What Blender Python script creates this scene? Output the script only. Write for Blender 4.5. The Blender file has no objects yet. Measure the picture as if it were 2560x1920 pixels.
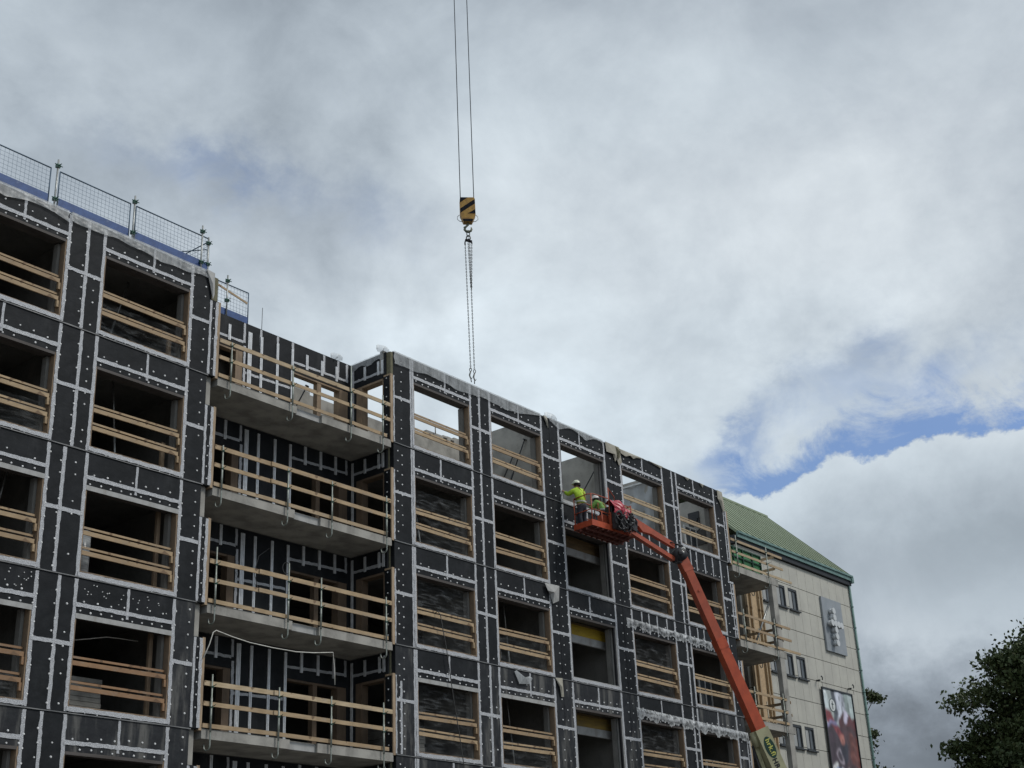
import bpy, math, random
import numpy as np
from mathutils import Vector, Matrix
random.seed(7); RNG = np.random.default_rng(7)
S = bpy.context.scene
COL = S.collection
R = math.radians

# ------------------------------------------------------------------ camera
cd = bpy.data.cameras.new('camera'); cam = bpy.data.objects.new('camera', cd); COL.objects.link(cam)
cd.sensor_fit = 'HORIZONTAL'; cd.sensor_width = 36.0; cd.lens = 3465.67/2560*36.0
cd.clip_start = 0.1; cd.clip_end = 3000
yaw, pit, rol = R(51.7013), R(23.2335), R(-2.5888)
fw = Vector((math.sin(yaw)*math.cos(pit), math.cos(yaw)*math.cos(pit), math.sin(pit)))
rt = Vector((math.cos(yaw), -math.sin(yaw), 0)); up = rt.cross(fw)
r2 = rt*math.cos(rol)+up*math.sin(rol); u2 = up*math.cos(rol)-rt*math.sin(rol)
m = Matrix((r2, u2, -fw)).transposed().to_4x4(); m.translation = Vector((0, -26.43, 1.6))
cam.matrix_world = m
S.camera = cam

# ------------------------------------------------------------------ node helpers
class NT:
    def __init__(s, nt): s.nt = nt; s.N = nt.nodes; s.L = nt.links
    def n(s, t, **k):
        o = s.N.new(t)
        for a, b in k.items(): setattr(o, a, b)
        return o
    def put(s, inp, v):
        if isinstance(v, bpy.types.NodeSocket): s.L.new(v, inp)
        elif v is not None:
            if isinstance(v, (tuple, list)) and len(v) == 3 and inp.type == 'RGBA': v = (*v, 1)
            inp.default_value = v
    def math(s, op, a, b=None, c=None, clamp=False):
        o = s.n('ShaderNodeMath', operation=op, use_clamp=clamp)
        s.put(o.inputs[0], a)
        if b is not None: s.put(o.inputs[1], b)
        if c is not None: s.put(o.inputs[2], c)
        return o.outputs[0]
    def mix(s, f, a, b):
        o = s.n('ShaderNodeMix', data_type='RGBA'); s.put(o.inputs[0], f); s.put(o.inputs[6], a); s.put(o.inputs[7], b); return o.outputs[2]
    def ramp(s, f, lo, hi, a=0.0, b=1.0):
        o = s.n('ShaderNodeMapRange', interpolation_type='SMOOTHSTEP'); s.put(o.inputs[0], f)
        for i, v in enumerate((lo, hi, a, b)): s.put(o.inputs[i+1], v)
        return o.outputs[0]
    def noise(s, v, sc, det=4, rough=.55, dist=0):
        o = s.n('ShaderNodeTexNoise'); s.put(o.inputs['Vector'], v); s.put(o.inputs['Scale'], sc); s.put(o.inputs['Detail'], det)
        s.put(o.inputs['Roughness'], rough); s.put(o.inputs['Distortion'], dist); return o.outputs[0]
    def comb(s, x, y, z):
        o = s.n('ShaderNodeCombineXYZ')
        for i, v in enumerate((x, y, z)): s.put(o.inputs[i], v)
        return o.outputs[0]
    def sep(s, v):
        o = s.n('ShaderNodeSeparateXYZ'); s.put(o.inputs[0], v); return o.outputs
    def scl(s, v, k):
        o = s.n('ShaderNodeVectorMath', operation='MULTIPLY'); s.put(o.inputs[0], v); s.put(o.inputs[1], k); return o.outputs[0]

# ------------------------------------------------------------------ world: clouded sky
SUN_EL, SUN_AZ = R(48), R(150)       # azimuth from +Y towards +X
W = bpy.data.worlds.new('World'); S.world = W; W.use_nodes = True
t = NT(W.node_tree); t.N.clear()
sky = t.n('ShaderNodeTexSky', sky_type='NISHITA', sun_disc=False, sun_elevation=SUN_EL, sun_rotation=SUN_AZ)
tc = t.n('ShaderNodeTexCoord'); D = tc.outputs['Generated']
x, y, z = t.sep(D)
az = t.math('MULTIPLY', t.math('ARCTAN2', x, y), 57.2958)
el = t.math('MULTIPLY', t.math('ARCSINE', z), 57.2958)
# cloud-plane coordinates: clouds stretch towards the horizon
zz = t.math('ADD', t.math('MAXIMUM', z, 0.0), 0.22)
P = t.comb(t.math('DIVIDE', x, zz), t.math('DIVIDE', y, zz), 0.0)
n1 = t.noise(P, 1.7, 6, .55, .3)
n2 = t.noise(P, 5.5, 6, .6, .2)
n3 = t.noise(t.scl(P, (1, 1, 1)), 0.75, 4, .5, .4)
nA = t.noise(D, 9.0, 7, .6, .25)
nB = t.noise(t.scl(D, (1, 1, 1.4)), 26.0, 6, .62, .1)
azw = t.math('ADD', az, t.math('MULTIPLY', t.math('SUBTRACT', nA, .5), 13.0))
elw = t.math('ADD', el, t.math('MULTIPLY', t.math('SUBTRACT', nB, .5), 4.0))
elw = t.math('ADD', elw, t.math('MULTIPLY', t.math('SUBTRACT', n1, .5), 3.0))
def blob(a0, e0, sa, se, rot=0.0, A=azw, E=elw):
    c, s_ = math.cos(R(rot)), math.sin(R(rot))
    da, de = t.math('SUBTRACT', A, a0), t.math('SUBTRACT', E, e0)
    u = t.math('ADD', t.math('MULTIPLY', da, c/sa), t.math('MULTIPLY', de, s_/sa))
    v = t.math('ADD', t.math('MULTIPLY', da, -s_/se), t.math('MULTIPLY', de, c/se))
    q = t.math('ADD', t.math('MULTIPLY', u, u), t.math('MULTIPLY', v, v))
    return t.math('POWER', 2.71828, t.math('MULTIPLY', q, -1.0))
lum = t.math('ADD', 0.43, t.math('MULTIPLY', t.math('SUBTRACT', n3, .5), .12))
lum = t.math('ADD', lum, t.math('MULTIPLY', t.math('SUBTRACT', n1, .5), .20))
lum = t.math('ADD', lum, t.math('MULTIPLY', t.math('SUBTRACT', n2, .5), .18))
lum = t.math('ADD', lum, t.math('MULTIPLY', t.math('SUBTRACT', nA, .5), .27))
lum = t.math('ADD', lum, t.math('MULTIPLY', t.math('SUBTRACT', nB, .5), .13))
for a0, e0, sa, se, rot, amp in [(35, 32, 7, 6, 0, -.02), (52, 28, 9, 6, 0, .07), (61, 31, 9, 6, 10, .05), (66, 25.5, 6, 4, 0, .07), (72, 29, 6, 6, 0, .06),
        (31, 34.5, 5, 3, 0, .03), (38.5, 38, 9, 2.8, 0, -.07), (52, 39.5, 14, 2.6, 0, -.07), (70, 37.5, 9, 2.6, 0, -.05), (36, 30, 7, 4, 0, -.03),
        (46, 22, 10, 4, 15, .04), (57, 20.5, 6, 4, 0, .07), (63, 21.0, 3.6, .9, 32, -.05), (67.8, 23.0, 2.0, .8, 20, -.06)]:
    lum = t.math('ADD', lum, t.math('MULTIPLY', blob(a0, e0, sa, se, rot), amp))
# lower cumulus bank: crisp bright top that greys downwards
elc = t.math('ADD', el, t.math('MULTIPLY', t.math('SUBTRACT', nB, .5), 2.2))
elc = t.math('ADD', elc, t.math('MULTIPLY', t.math('SUBTRACT', nA, .5), 1.2))
edge = t.math('ADD', 18.0, t.ramp(az, 62.3, 66.3, 0, 1.15))
hgt = t.math('SUBTRACT', elc, edge)
bankm = t.math('MULTIPLY', t.ramp(hgt, .12, -.12), t.ramp(az, 55, 60))
depth = t.math('MULTIPLY', t.math('SUBTRACT', edge, t.math('ADD', el, t.math('MULTIPLY', t.math('SUBTRACT', nA, .5), 4.0))), 1.0)
bank = t.ramp(depth, -.6, 4.4, .52, .33)
bank = t.math('ADD', bank, t.math('MULTIPLY', t.math('SUBTRACT', nA, .5), .16))
bank = t.math('ADD', bank, t.math('MULTIPLY', t.math('SUBTRACT', nB, .5), .10))
for a0, e0, sa, se, rot, amp in [(70, 12.3, 6, 1.7, 0, .09), (67.1, 8.0, 5, 2.4, 0, -.13), (67, 4.5, 14, 3.0, 0, -.10)]:
    bank = t.math('ADD', bank, t.math('MULTIPLY', blob(a0, e0, sa, se, rot), amp))
mx = t.n('ShaderNodeMix', data_type='FLOAT'); t.put(mx.inputs[0], bankm); t.put(mx.inputs[2], lum); t.put(mx.inputs[3], bank); lum = mx.outputs[0]
lum = t.math('MAXIMUM', lum, 0.10)
tint = t.ramp(lum, .2, .62)
ccol = t.mix(tint, (0.81, 0.935, 1.09), (0.92, 1.0, 1.06))
ccol = t.mix(t.ramp(n3, .35, .6, 0, .5), ccol, (0.84, 1.0, 1.12))
cm = t.n('ShaderNodeVectorMath', operation='SCALE'); t.put(cm.inputs[0], ccol); t.put(cm.inputs[3], lum)
thick = t.math('ADD', 1.15, t.ramp(az, 64, 73, 0, 1.0))
nW = t.noise(t.scl(D, (1, 1, 1.6)), 11.0, 8, .68, .6)
upw = t.math('SUBTRACT', t.math('DIVIDE', t.math('MAXIMUM', hgt, 0), thick), t.math('MULTIPLY', t.math('SUBTRACT', nW, .5), 4.2))
gap = t.math('MULTIPLY', t.ramp(hgt, -.10, .22), t.math('MULTIPLY', t.ramp(upw, 1.35, -.15), t.ramp(az, 59.3, 61.5)))
soft = None
for a0, e0, sa, se, rot, amp in [(38.8, 31.3, 1.9, 1.0, -10, .30), (34.5, 31.6, 3.4, .9, -8, .16), (44, 30.2, 3.0, 1.2, -10, .16), (63.2, 21.0, 3.6, 1.0, 33, .24), (67.8, 23, 1.8, .9, 20, .24), (61, 19.9, 2.5, .7, 20, .35), (70, 21.6, 4, .8, 5, .35)]:
    b = t.math('MULTIPLY', blob(a0, e0, sa, se, rot), amp); soft = b if soft is None else t.math('ADD', soft, b)
soft = t.math('MULTIPLY', soft, t.ramp(nW, .30, .62, .35, 1.3))
gmask = t.math('ADD', gap, soft, clamp=True)
gmask = t.math('MINIMUM', gmask, .86)
skyc = t.n('ShaderNodeVectorMath', operation='MULTIPLY'); t.put(skyc.inputs[0], sky.outputs[0]); skyc.inputs[1].default_value = (.062, .076, .098)
fin = t.mix(gmask, cm.outputs[0], skyc.outputs[0])
# a little of the clear sky light stays in the mean brightness of the cloud cover
bg = t.n('ShaderNodeBackground'); t.put(bg.inputs[0], fin); bg.inputs[1].default_value = 1.0
wo = t.n('ShaderNodeOutputWorld'); t.L.new(bg.outputs[0], wo.inputs[0])
W.cycles.sampling_method = 'MANUAL'; W.cycles.sample_map_resolution = 1024

sd = bpy.data.lights.new('sun', 'SUN'); sd.energy = 1.25; sd.angle = R(14); sd.color = (1.0, .965, .91)
so = bpy.data.objects.new('sun', sd); COL.objects.link(so)
sdir = Vector((math.sin(SUN_AZ)*math.cos(SUN_EL), math.cos(SUN_AZ)*math.cos(SUN_EL), math.sin(SUN_EL)))
so.rotation_euler = sdir.to_track_quat('Z', 'Y').to_euler(); so.location = (10, -40, 60)
S.view_settings.view_transform = 'Standard'; S.view_settings.look = 'None'; S.view_settings.exposure = 0.45; S.view_settings.gamma = 1.0
S.render.engine = 'CYCLES'; S.render.resolution_x = 1024; S.render.resolution_y = 768
S.cycles.max_bounces = 8; S.cycles.transparent_max_bounces = 24

# ------------------------------------------------------------------ materials
MATS = {}
def mat(name, c1, c2=None, scale=6, rough=.7, metal=0, bump=0, bscale=None, stretch=None, spec=.4, det=5, extra=None, cr=(.35, .65)):
    if name in MATS: return MATS[name]
    mt = bpy.data.materials.new(name); mt.use_nodes = True; MATS[name] = mt
    t = NT(mt.node_tree); b = t.N['Principled BSDF']
    co = t.n('ShaderNodeTexCoord').outputs['Object']
    if stretch: v = t.scl(co, stretch)
    else: v = co
    if c2 is None: c2 = tuple(k*.8 for k in c1)
    f = t.ramp(t.noise(v, scale, det, .6), cr[0], cr[1])
    c = t.mix(f, c1, c2)
    if extra: c = extra(t, co, c)
    t.put(b.inputs['Base Color'], c)
    b.inputs['Roughness'].default_value = rough; b.inputs['Metallic'].default_value = metal
    b.inputs['Specular IOR Level'].default_value = spec
    if bump:
        bn = t.n('ShaderNodeBump'); bn.inputs['Strength'].default_value = bump; bn.inputs['Distance'].default_value = .02
        t.put(bn.inputs['Height'], t.noise(v, bscale or scale*3, 4, .6)); t.L.new(bn.outputs[0], b.inputs['Normal'])
    return mt
def dirty(amount=.5, col=(.3, .3, .29), scale=1.3, lo=.58, hi=.75, st=(1, 1, .25)):
    def f(t, co, c):
        k = t.ramp(t.noise(t.scl(co, st), scale, 6, .65), lo, hi, 0, amount)
        return t.mix(k, c, col)
    return f
MEM = mat('black_membrane', (.0115, .0132, .0152), (.0195, .0215, .0245), 2.2, .6, bump=.5, bscale=5, extra=dirty(.30, (.08, .083, .086), 1.6, .55, .8), spec=.14)
MEM2 = mat('stained_membrane', (.014, .0155, .019), (.024, .0265, .03), 2.2, .58, bump=.6, bscale=5, extra=dirty(.75, (.16, .157, .147), 1.4, .48, .68, (1.6, 1, .28)), spec=.25)
def tape_extra(t, co, c):
    br = t.n('ShaderNodeTexBrick'); x, y, z = t.sep(co)
    t.put(br.inputs['Vector'], t.comb(t.math('ADD', x, y), z, 0)); br.inputs['Scale'].default_value = 14
    br.inputs['Color1'].default_value = (1, 1, 1, 1); br.inputs['Color2'].default_value = (.8, .8, .8, 1); br.inputs['Mortar'].default_value = (.42, .42, .44, 1)
    br.inputs['Mortar Size'].default_value = .03
    m = t.n('ShaderNodeMix', data_type='RGBA', blend_type='MULTIPLY'); m.inputs[0].default_value = .8
    t.put(m.inputs[6], c); t.put(m.inputs[7], br.outputs[0]); return m.outputs[2]
TAPE = mat('seam_tape', (.68, .695, .72), (.46, .47, .49), 45, .5, .25, bump=.9, bscale=60, extra=tape_extra)
WASH = mat('washer_metal', (.88, .88, .87), (.62, .62, .62), 8, .4, .0)
def grain(t, co, c):
    x, y, z = t.sep(co)
    k = t.ramp(t.noise(t.comb(t.math('MULTIPLY', x, .8), y, t.math('MULTIPLY', z, 26)), 2.2, 3, .5), .42, .7, 0, .45)
    c = t.mix(k, c, (.27, .18, .10))
    kn = t.ramp(t.noise(co, 5.5, 1, .3), .66, .72, 0, .75)
    c = t.mix(kn, c, (.12, .07, .04))
    rnd = t.n('ShaderNodeObjectInfo').outputs['Random']
    c = t.mix(t.ramp(rnd, .0, 1.0, 0, .42), c, (.24, .155, .09))
    gr = t.ramp(t.noise(t.comb(t.math('MULTIPLY', x, 1.4), y, t.math('MULTIPLY', z, 5)), 1.7, 5, .65), .52, .72, 0, .45)
    return t.mix(gr, c, (.27, .25, .22))
WOOD = mat('pine_board', (.50, .37, .225), (.37, .27, .16), 1.7, .7, bump=.2, extra=grain)
WOODN = mat('fresh_pine_board', (.56, .45, .29), (.45, .35, .22), 1.3, .7, bump=.2, extra=grain)
def vgrain(t, co, c):
    x, y, z = t.sep(co)
    k = t.ramp(t.noise(t.comb(t.math('MULTIPLY', x, 22), t.math('MULTIPLY', y, 22), z), 1.5, 3, .5), .42, .7, 0, .5)
    return t.mix(k, c, (.16, .11, .07))
LINING = mat('timber_lining', (.30, .215, .14), (.19, .14, .10), 1.6, .75, bump=.2, extra=vgrain)
LINL = mat('light_timber_edge', (.44, .33, .22), (.33, .24, .16), 1.6, .75, bump=.2, extra=vgrain)
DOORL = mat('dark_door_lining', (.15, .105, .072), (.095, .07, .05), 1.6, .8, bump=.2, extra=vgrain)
CONC = mat('concrete', (.40, .385, .35), (.30, .29, .265), 1.5, .85, bump=.25, bscale=20, extra=dirty(.6, (.17, .162, .148), 1.6, .45, .66, (1, 1, .8)))
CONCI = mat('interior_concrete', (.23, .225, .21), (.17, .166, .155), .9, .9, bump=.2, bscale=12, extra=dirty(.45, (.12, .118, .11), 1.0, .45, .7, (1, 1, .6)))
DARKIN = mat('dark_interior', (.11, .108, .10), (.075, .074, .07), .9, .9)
HEADM = mat('window_head_board', (.10, .09, .085), (.07, .06, .055), 2, .7, stretch=(1, 1, 8))
LINTEL = mat('pale_steel_lintel', (.42, .42, .41), (.33, .33, .32), 3, .6, extra=dirty(.4, (.25, .2, .16), 3, .55, .7))
STEEL = mat('galvanised_steel', (.42, .43, .42), (.28, .29, .28), 12, .45, .6, spec=.5)
PSTEEL = mat('weathered_post', (.40, .42, .39), (.24, .27, .23), 9, .55, .5)
GREENST = mat('green_clamp', (.05, .13, .10), (.03, .08, .06), 10, .5, .3)
STUD = mat('steel_stud', (.78, .79, .80), (.62, .63, .64), 5, .4, .35)
BLUE = mat('blue_toe_board', (.045, .10, .27), (.03, .07, .20), 4, .55, bump=.1, extra=dirty(.3, (.22, .28, .4), 4, .6, .72, (1, 1, 1)))
WIRE = mat('fence_wire', (.10, .145, .20), (.07, .11, .15), 10, .5, .4)
BEIGE = mat('beige_fleece', (.42, .40, .34), (.33, .31, .255), 4, .9, bump=.4, extra=dirty(.3, (.55, .55, .52), 3))
OLIVE = mat('mineral_wool_edge', (.185, .175, .115), (.14, .13, .085), 10, .95, bump=.5)
ORANGE = mat('orange_paint', (.49, .085, .032), (.39, .065, .026), 3, .42, bump=.05, extra=dirty(.5, (.19, .075, .04), 4, .58, .75, (1, 1, 1)))
ORANGE2 = mat('faded_red_orange_paint', (.43, .088, .042), (.34, .07, .034), 2.5, .45, extra=dirty(.35, (.2, .08, .05), 5, .6, .75, (1, 1, 1)))
RUST = mat('basket_mesh_floor', (.20, .065, .05), (.13, .045, .037), 8, .7)
TAN = mat('tan_paint', (.40, .385, .235), (.33, .31, .19), 2.5, .5, extra=dirty(.3, (.22, .21, .14), 5, .6, .75, (1, 1, 1)))
BLACK = mat('black_rubber', (.018, .019, .021), (.03, .03, .033), 10, .45)
LOGOG = mat('dark_green_decal', (.008, .045, .028), None, 5, .4)
YEL = mat('yellow_lettering', (.62, .60, .12), (.5, .5, .12), 5, .5)
BLKT = mat('black_lettering', (.02, .02, .02), None, 5, .5)
REDC = mat('red_tarpaulin', (.50, .04, .065), (.38, .03, .05), 5, .38, bump=.3, bscale=10)
SKIN = mat('skin', (.42, .25, .17), None, 5, .6)
HIVIS = mat('lime_workwear', (.50, .72, .05), (.36, .56, .04), 7, .75, bump=.4, bscale=14)
HIVG = mat('green_workwear', (.22, .42, .10), (.15, .31, .07), 7, .75, bump=.4)
TROU = mat('dark_trousers', (.022, .022, .032), (.035, .035, .045), 8, .85, bump=.3)
REFL = mat('reflective_band', (.52, .54, .50), (.4, .42, .38), 10, .4)
HELM = mat('helmet_shell', (.74, .78, .62), (.66, .70, .55), 5, .35)
HELMW = mat('white_helmet_shell', (.75, .70, .68), (.65, .6, .58), 5, .35)
HARN = mat('harness_webbing', (.28, .09, .03), None, 8, .8)
BOOT = mat('boots', (.03, .026, .022), None, 8, .7)
HAIR = mat('dark_hair', (.02, .017, .013), None, 20, .8)
YBOARD = mat('yellow_formwork', (.52, .36, .035), (.42, .28, .03), 1.5, .6, stretch=(1, 1, 6), extra=dirty(.3, (.25, .17, .04), 2, .55, .7, (1, 1, 3)))
BBOARD = mat('brown_formwork', (.24, .165, .075), (.15, .10, .05), 1.5, .7, stretch=(1, 1, 6))
GREENF = mat('green_formwork', (.06, .27, .10), (.045, .20, .08), 2, .5, extra=dirty(.4, (.10, .14, .09), 2.5, .5, .7))
GFR = mat('dark_green_frame', (.02, .075, .045), None, 4, .5)
PLY = mat('chipboard', (.56, .41, .25), (.46, .33, .20), 7, .8, bump=.2, extra=dirty(.3, (.38, .26, .15), 9, .5, .7, (1, 1, 1)))
def film_mat(name, alpha, col, rough=.3, sc=(3, 3, 3), lo=.3, hi=.75, bump=.6):
    mt = bpy.data.materials.new(name); mt.use_nodes = True; MATS[name] = mt
    t = NT(mt.node_tree); b = t.N['Principled BSDF']; co = t.n('ShaderNodeTexCoord').outputs['Object']
    n = t.noise(t.scl(co, sc), 2.2, 3, .5, .6)
    b.inputs['Base Color'].default_value = (*col, 1); b.inputs['Roughness'].default_value = rough
    t.put(b.inputs['Alpha'], t.ramp(n, lo, hi, alpha[0], alpha[1]))
    bn = t.n('ShaderNodeBump'); bn.inputs['Strength'].default_value = bump; bn.inputs['Distance'].default_value = .05
    t.put(bn.inputs['Height'], n); t.L.new(bn.outputs[0], b.inputs['Normal']); return mt
FILM = film_mat('plastic_film', (.34, .62), (.50, .52, .53), .38, (3, 3, .8), .25, .8, .25)
BUBBLE = film_mat('crumpled_film', (.22, .75), (.62, .64, .65), .3, (5, 5, 1.6), .3, .68, .5)
WRAP = film_mat('stretch_wrap', (.02, .26), (.42, .44, .45), .25, (.8, .8, 6), .40, .85, .12)
GLASS = mat('dark_window_glass', (.05, .06, .07), (.09, .10, .11), .8, .08, spec=.7)
CURT = mat('pale_curtain', (.42, .43, .42), (.33, .34, .34), 14, .85, stretch=(1, 1, .05))
FRAME = mat('dark_window_frame', (.035, .04, .045), None, 5, .5)
PVC = mat('white_window_frame', (.70, .71, .70), None, 5, .4)
OLDW = mat('old_concrete_panel', (.51, .50, .445), (.455, .445, .40), 1.1, .85, bump=.15, bscale=30, extra=dirty(.5, (.27, .255, .215), 1.3, .54, .82, (2.8, 2.8, .16)))
JOINT = mat('panel_joint', (.16, .15, .13), None, 5, .9)
GROOF = mat('green_roof_sheet', (.27, .325, .215), (.22, .27, .175), .7, .55, extra=dirty(.35, (.27, .28, .20), 1.2, .5, .7, (1, .3, .3)))
TEAL = mat('copper_fascia', (.16, .27, .245), (.12, .21, .195), 2.2, .5, extra=dirty(.5, (.08, .13, .12), 3, .5, .7, (1, 1, 1)))
DKFR = mat('dark_eaves', (.02, .024, .03), None, 4, .6)
SIGNG = mat('grey_sign_plate', (.30, .325, .35), (.26, .285, .31), 1.5, .45)
DISC = mat('pale_disc', (.66, .68, .69), (.58, .60, .61), 2, .5)
GALV = mat('cable_rubber', (.06, .06, .058), None, 5, .6)
WHITEC = mat('white_cable', (.72, .70, .64), None, 5, .5)
BYEL = mat('block_yellow', (.47, .27, .06), (.34, .19, .05), 6, .6, extra=dirty(.6, (.19, .08, .03), 7, .52, .68, (1, 1, 1)))
BBLK = mat('block_black', (.010, .011, .016), (.02, .02, .025), 8, .8, spec=.1)
CHAIN = mat('chain_steel', (.085, .09, .085), (.13, .13, .12), 14, .5, .5)
HOOKM = mat('hook_steel', (.21, .22, .16), (.11, .12, .09), 9, .5, .4)
GRND = mat('gravel_ground', (.13, .125, .118), (.09, .087, .082), 3, .95, bump=.3)
ASPH = mat('asphalt', (.055, .055, .056), (.075, .074, .072), 8, .9, bump=.3)
PAVE = mat('pavement', (.24, .235, .22), (.20, .195, .185), 2, .9)
BARK = mat('bark', (.10, .075, .05), (.06, .045, .03), 5, .9, stretch=(3, 3, .6), bump=.5)
def leafmat(name, c1, c2, c3):
    mt = bpy.data.materials.new(name); mt.use_nodes = True; t = NT(mt.node_tree); b = t.N['Principled BSDF']
    co = t.n('ShaderNodeTexCoord').outputs['Object']
    c = t.mix(t.ramp(t.noise(co, .8, 3, .5), .35, .65), c1, c2); c = t.mix(t.ramp(t.noise(co, 4.0, 2, .5), .58, .75), c, c3)
    t.put(b.inputs['Base Color'], c); b.inputs['Roughness'].default_value = .6; b.inputs['Specular IOR Level'].default_value = .3
    return mt
LEAF = leafmat('foliage', (.045, .068, .025), (.07, .095, .034), (.125, .125, .05))
LEAF2 = leafmat('foliage_far', (.048, .07, .028), (.07, .09, .036), (.085, .095, .04))

# ------------------------------------------------------------------ mesh builder
class MB:
    def __init__(s): s.v = []; s.f = []; s.m = []; s.mi = 0; s.sm = []; s.smooth = False
    def add(s, vs, fs):
        o = len(s.v); s.v += [tuple(a) for a in vs]
        for f in fs: s.f.append([i+o for i in f]); s.m.append(s.mi); s.sm.append(s.smooth)
    def box(s, x0, x1, y0, y1, z0, z1):
        s.add([(x0,y0,z0),(x1,y0,z0),(x1,y1,z0),(x0,y1,z0),(x0,y0,z1),(x1,y0,z1),(x1,y1,z1),(x0,y1,z1)],
              [(0,3,2,1),(4,5,6,7),(0,1,5,4),(1,2,6,5),(2,3,7,6),(3,0,4,7)])
    def obox(s, p, q, w, h, side=None, ext=0.0, w2=None, h2=None):
        p, q = Vector(p), Vector(q); d = (q-p).normalized(); p = p-d*ext; q = q+d*ext
        n = Vector(side) if side else (Vector((0,0,1)) if abs(d.z) < .9 else Vector((0,1,0)))
        a = d.cross(n).normalized(); b = a.cross(d).normalized(); vs = []
        for c, ww, hh in ((p, w, h), (q, w2 or w, h2 or h)):
            for i, j in ((-1,-1),(1,-1),(1,1),(-1,1)): vs.append(c+a*(i*ww/2)+b*(j*hh/2))
        s.add(vs, [(0,1,2,3),(7,6,5,4),(0,4,5,1),(1,5,6,2),(2,6,7,3),(3,7,4,0)])
    def tube(s, pts, r, n=8, caps=True, closed=False):
        pts = [Vector(p) for p in pts]; k = len(pts); rs = r if isinstance(r, (list, tuple)) else [r]*k
        rings = []; prev = None
        for i, p in enumerate(pts):
            if closed: d = pts[(i+1) % k]-pts[i-1]
            else: d = pts[min(i+1, k-1)]-pts[max(i-1, 0)]
            d.normalize()
            if prev is None:
                a = d.cross(Vector((0,0,1)) if abs(d.z) < .9 else Vector((1,0,0))).normalized()
            else: a = (prev-d*prev.dot(d)).normalized()
            prev = a; b = d.cross(a); rings.append([p+(a*math.cos(2*math.pi*j/n)+b*math.sin(2*math.pi*j/n))*rs[i] for j in range(n)])
        vs = [v for ring in rings for v in ring]; fs = []
        for i in range(k if closed else k-1):
            o, o2 = i*n, ((i+1) % k)*n
            for j in range(n): fs.append((o+j, o+(j+1) % n, o2+(j+1) % n, o2+j))
        if caps and not closed: fs += [tuple(range(n))[::-1], tuple(range((k-1)*n, k*n))]
        sm = s.smooth; s.smooth = True; s.add(vs, fs); s.smooth = sm
    def disc(s, c, r, n=(0,-1,0), h=.012, k=8, dome=True):
        c = Vector(c); n = Vector(n).normalized(); a = n.cross(Vector((0,0,1)) if abs(n.z) < .9 else Vector((1,0,0))).normalized(); b = n.cross(a)
        r1 = [c+(a*math.cos(2*math.pi*j/k)+b*math.sin(2*math.pi*j/k))*r for j in range(k)]
        r2 = [p+n*h for p in ([c+(q-c)*(.75 if dome else 1) for q in r1])]
        vs = r1+r2+[c+n*(h*1.25 if dome else h)]
        fs = [(j, (j+1) % k, k+(j+1) % k, k+j) for j in range(k)]+[(k+j, k+(j+1) % k, 2*k) for j in range(k)]
        s.add(vs, fs)
    def prism(s, poly, y0, y1):       # polygon in xz, extruded along y
        n = len(poly); vs = [(x, y0, z) for x, z in poly]+[(x, y1, z) for x, z in poly]
        s.add(vs, [tuple(range(n)), tuple(range(2*n-1, n-1, -1))]+[(i, n+i, n+(i+1) % n, (i+1) % n) for i in range(n)])
    def ribbon(s, p, q, w, off, thick=.008, step=.09, jit=.009, n=(0,-1,0)):   # tape strip with uneven edges lying on a wall
        p, q, n = Vector(p), Vector(q), Vector(n); d = q-p; L = d.length; d.normalize(); a = d.cross(n).normalized()
        k = max(2, int(L/step)); vs = []; j1 = random.uniform(-.008, .008); j2 = random.uniform(-.008, .008)
        for i in range(k+1):
            c = p+d*(L*i/k)+a*(j1+(j2-j1)*i/k)
            w1 = w/2+random.uniform(-jit, jit)+(random.random() < .12)*.008; w2 = w/2+random.uniform(-jit, jit)+(random.random() < .12)*.008
            vs += [c-a*w1+n*off, c-a*w1+n*(off+thick), c+a*w2+n*(off+thick+random.uniform(0, .004)), c+a*w2+n*off]
        fs = []
        for i in range(k):
            o = i*4
            for j in range(3): fs.append((o+j, o+j+1, o+5+j, o+4+j))
        fs += [(3, 2, 1, 0), tuple(range(4*k, 4*k+4))]
        s.add(vs, fs)
    def build(s, name, mats, parent=None, loc=None):
        if not s.v: return None
        base = Vector((0,0,0))
        if parent is not None:
            base = WL[parent]
        if parent is None: org = Vector(loc) if loc is not None else sum((Vector(v) for v in s.v), Vector())/len(s.v)
        else:
            a = np.array(s.v); c = (a.min(0)+a.max(0))/2; org = Vector(c)
        me = bpy.data.meshes.new(name); me.from_pydata([tuple(Vector(v)-org) for v in s.v], [], s.f)
        if not isinstance(mats, (list, tuple)): mats = [mats]
        for k in mats: me.materials.append(k)
        me.polygons.foreach_set('material_index', s.m); me.polygons.foreach_set('use_smooth', s.sm); me.update()
        o = bpy.data.objects.new(name, me); COL.objects.link(o)
        o.location = org-base; o.parent = parent; WL[o] = org
        return o
WL = {}
def tag(o, label=None, cat=None, group=None, kind=None):
    if label: o['label'] = label
    if cat: o['category'] = cat
    if group: o['group'] = group
    if kind: o['kind'] = kind
    return o
def empty(name, loc, label, cat, group=None):
    o = bpy.data.objects.new(name, None); COL.objects.link(o); o.location = loc; WL[o] = Vector(loc); o.empty_display_size = .3
    return tag(o, label, cat, group)
def struct(mb, name, m): o = mb.build(name, m, None, (0,0,0)); o['kind'] = 'structure'; return o

# ------------------------------------------------------------------ ground
g = MB(); g.box(-600, 900, -600, 900, -.5, 0); struct(g, 'ground', GRND)
g = MB(); g.box(-200, 300, -24, -14, 0, .004); struct(g, 'road', ASPH)
g = MB(); g.box(-200, 300, -29, -24, 0, .12); struct(g, 'pavement', PAVE)

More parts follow.
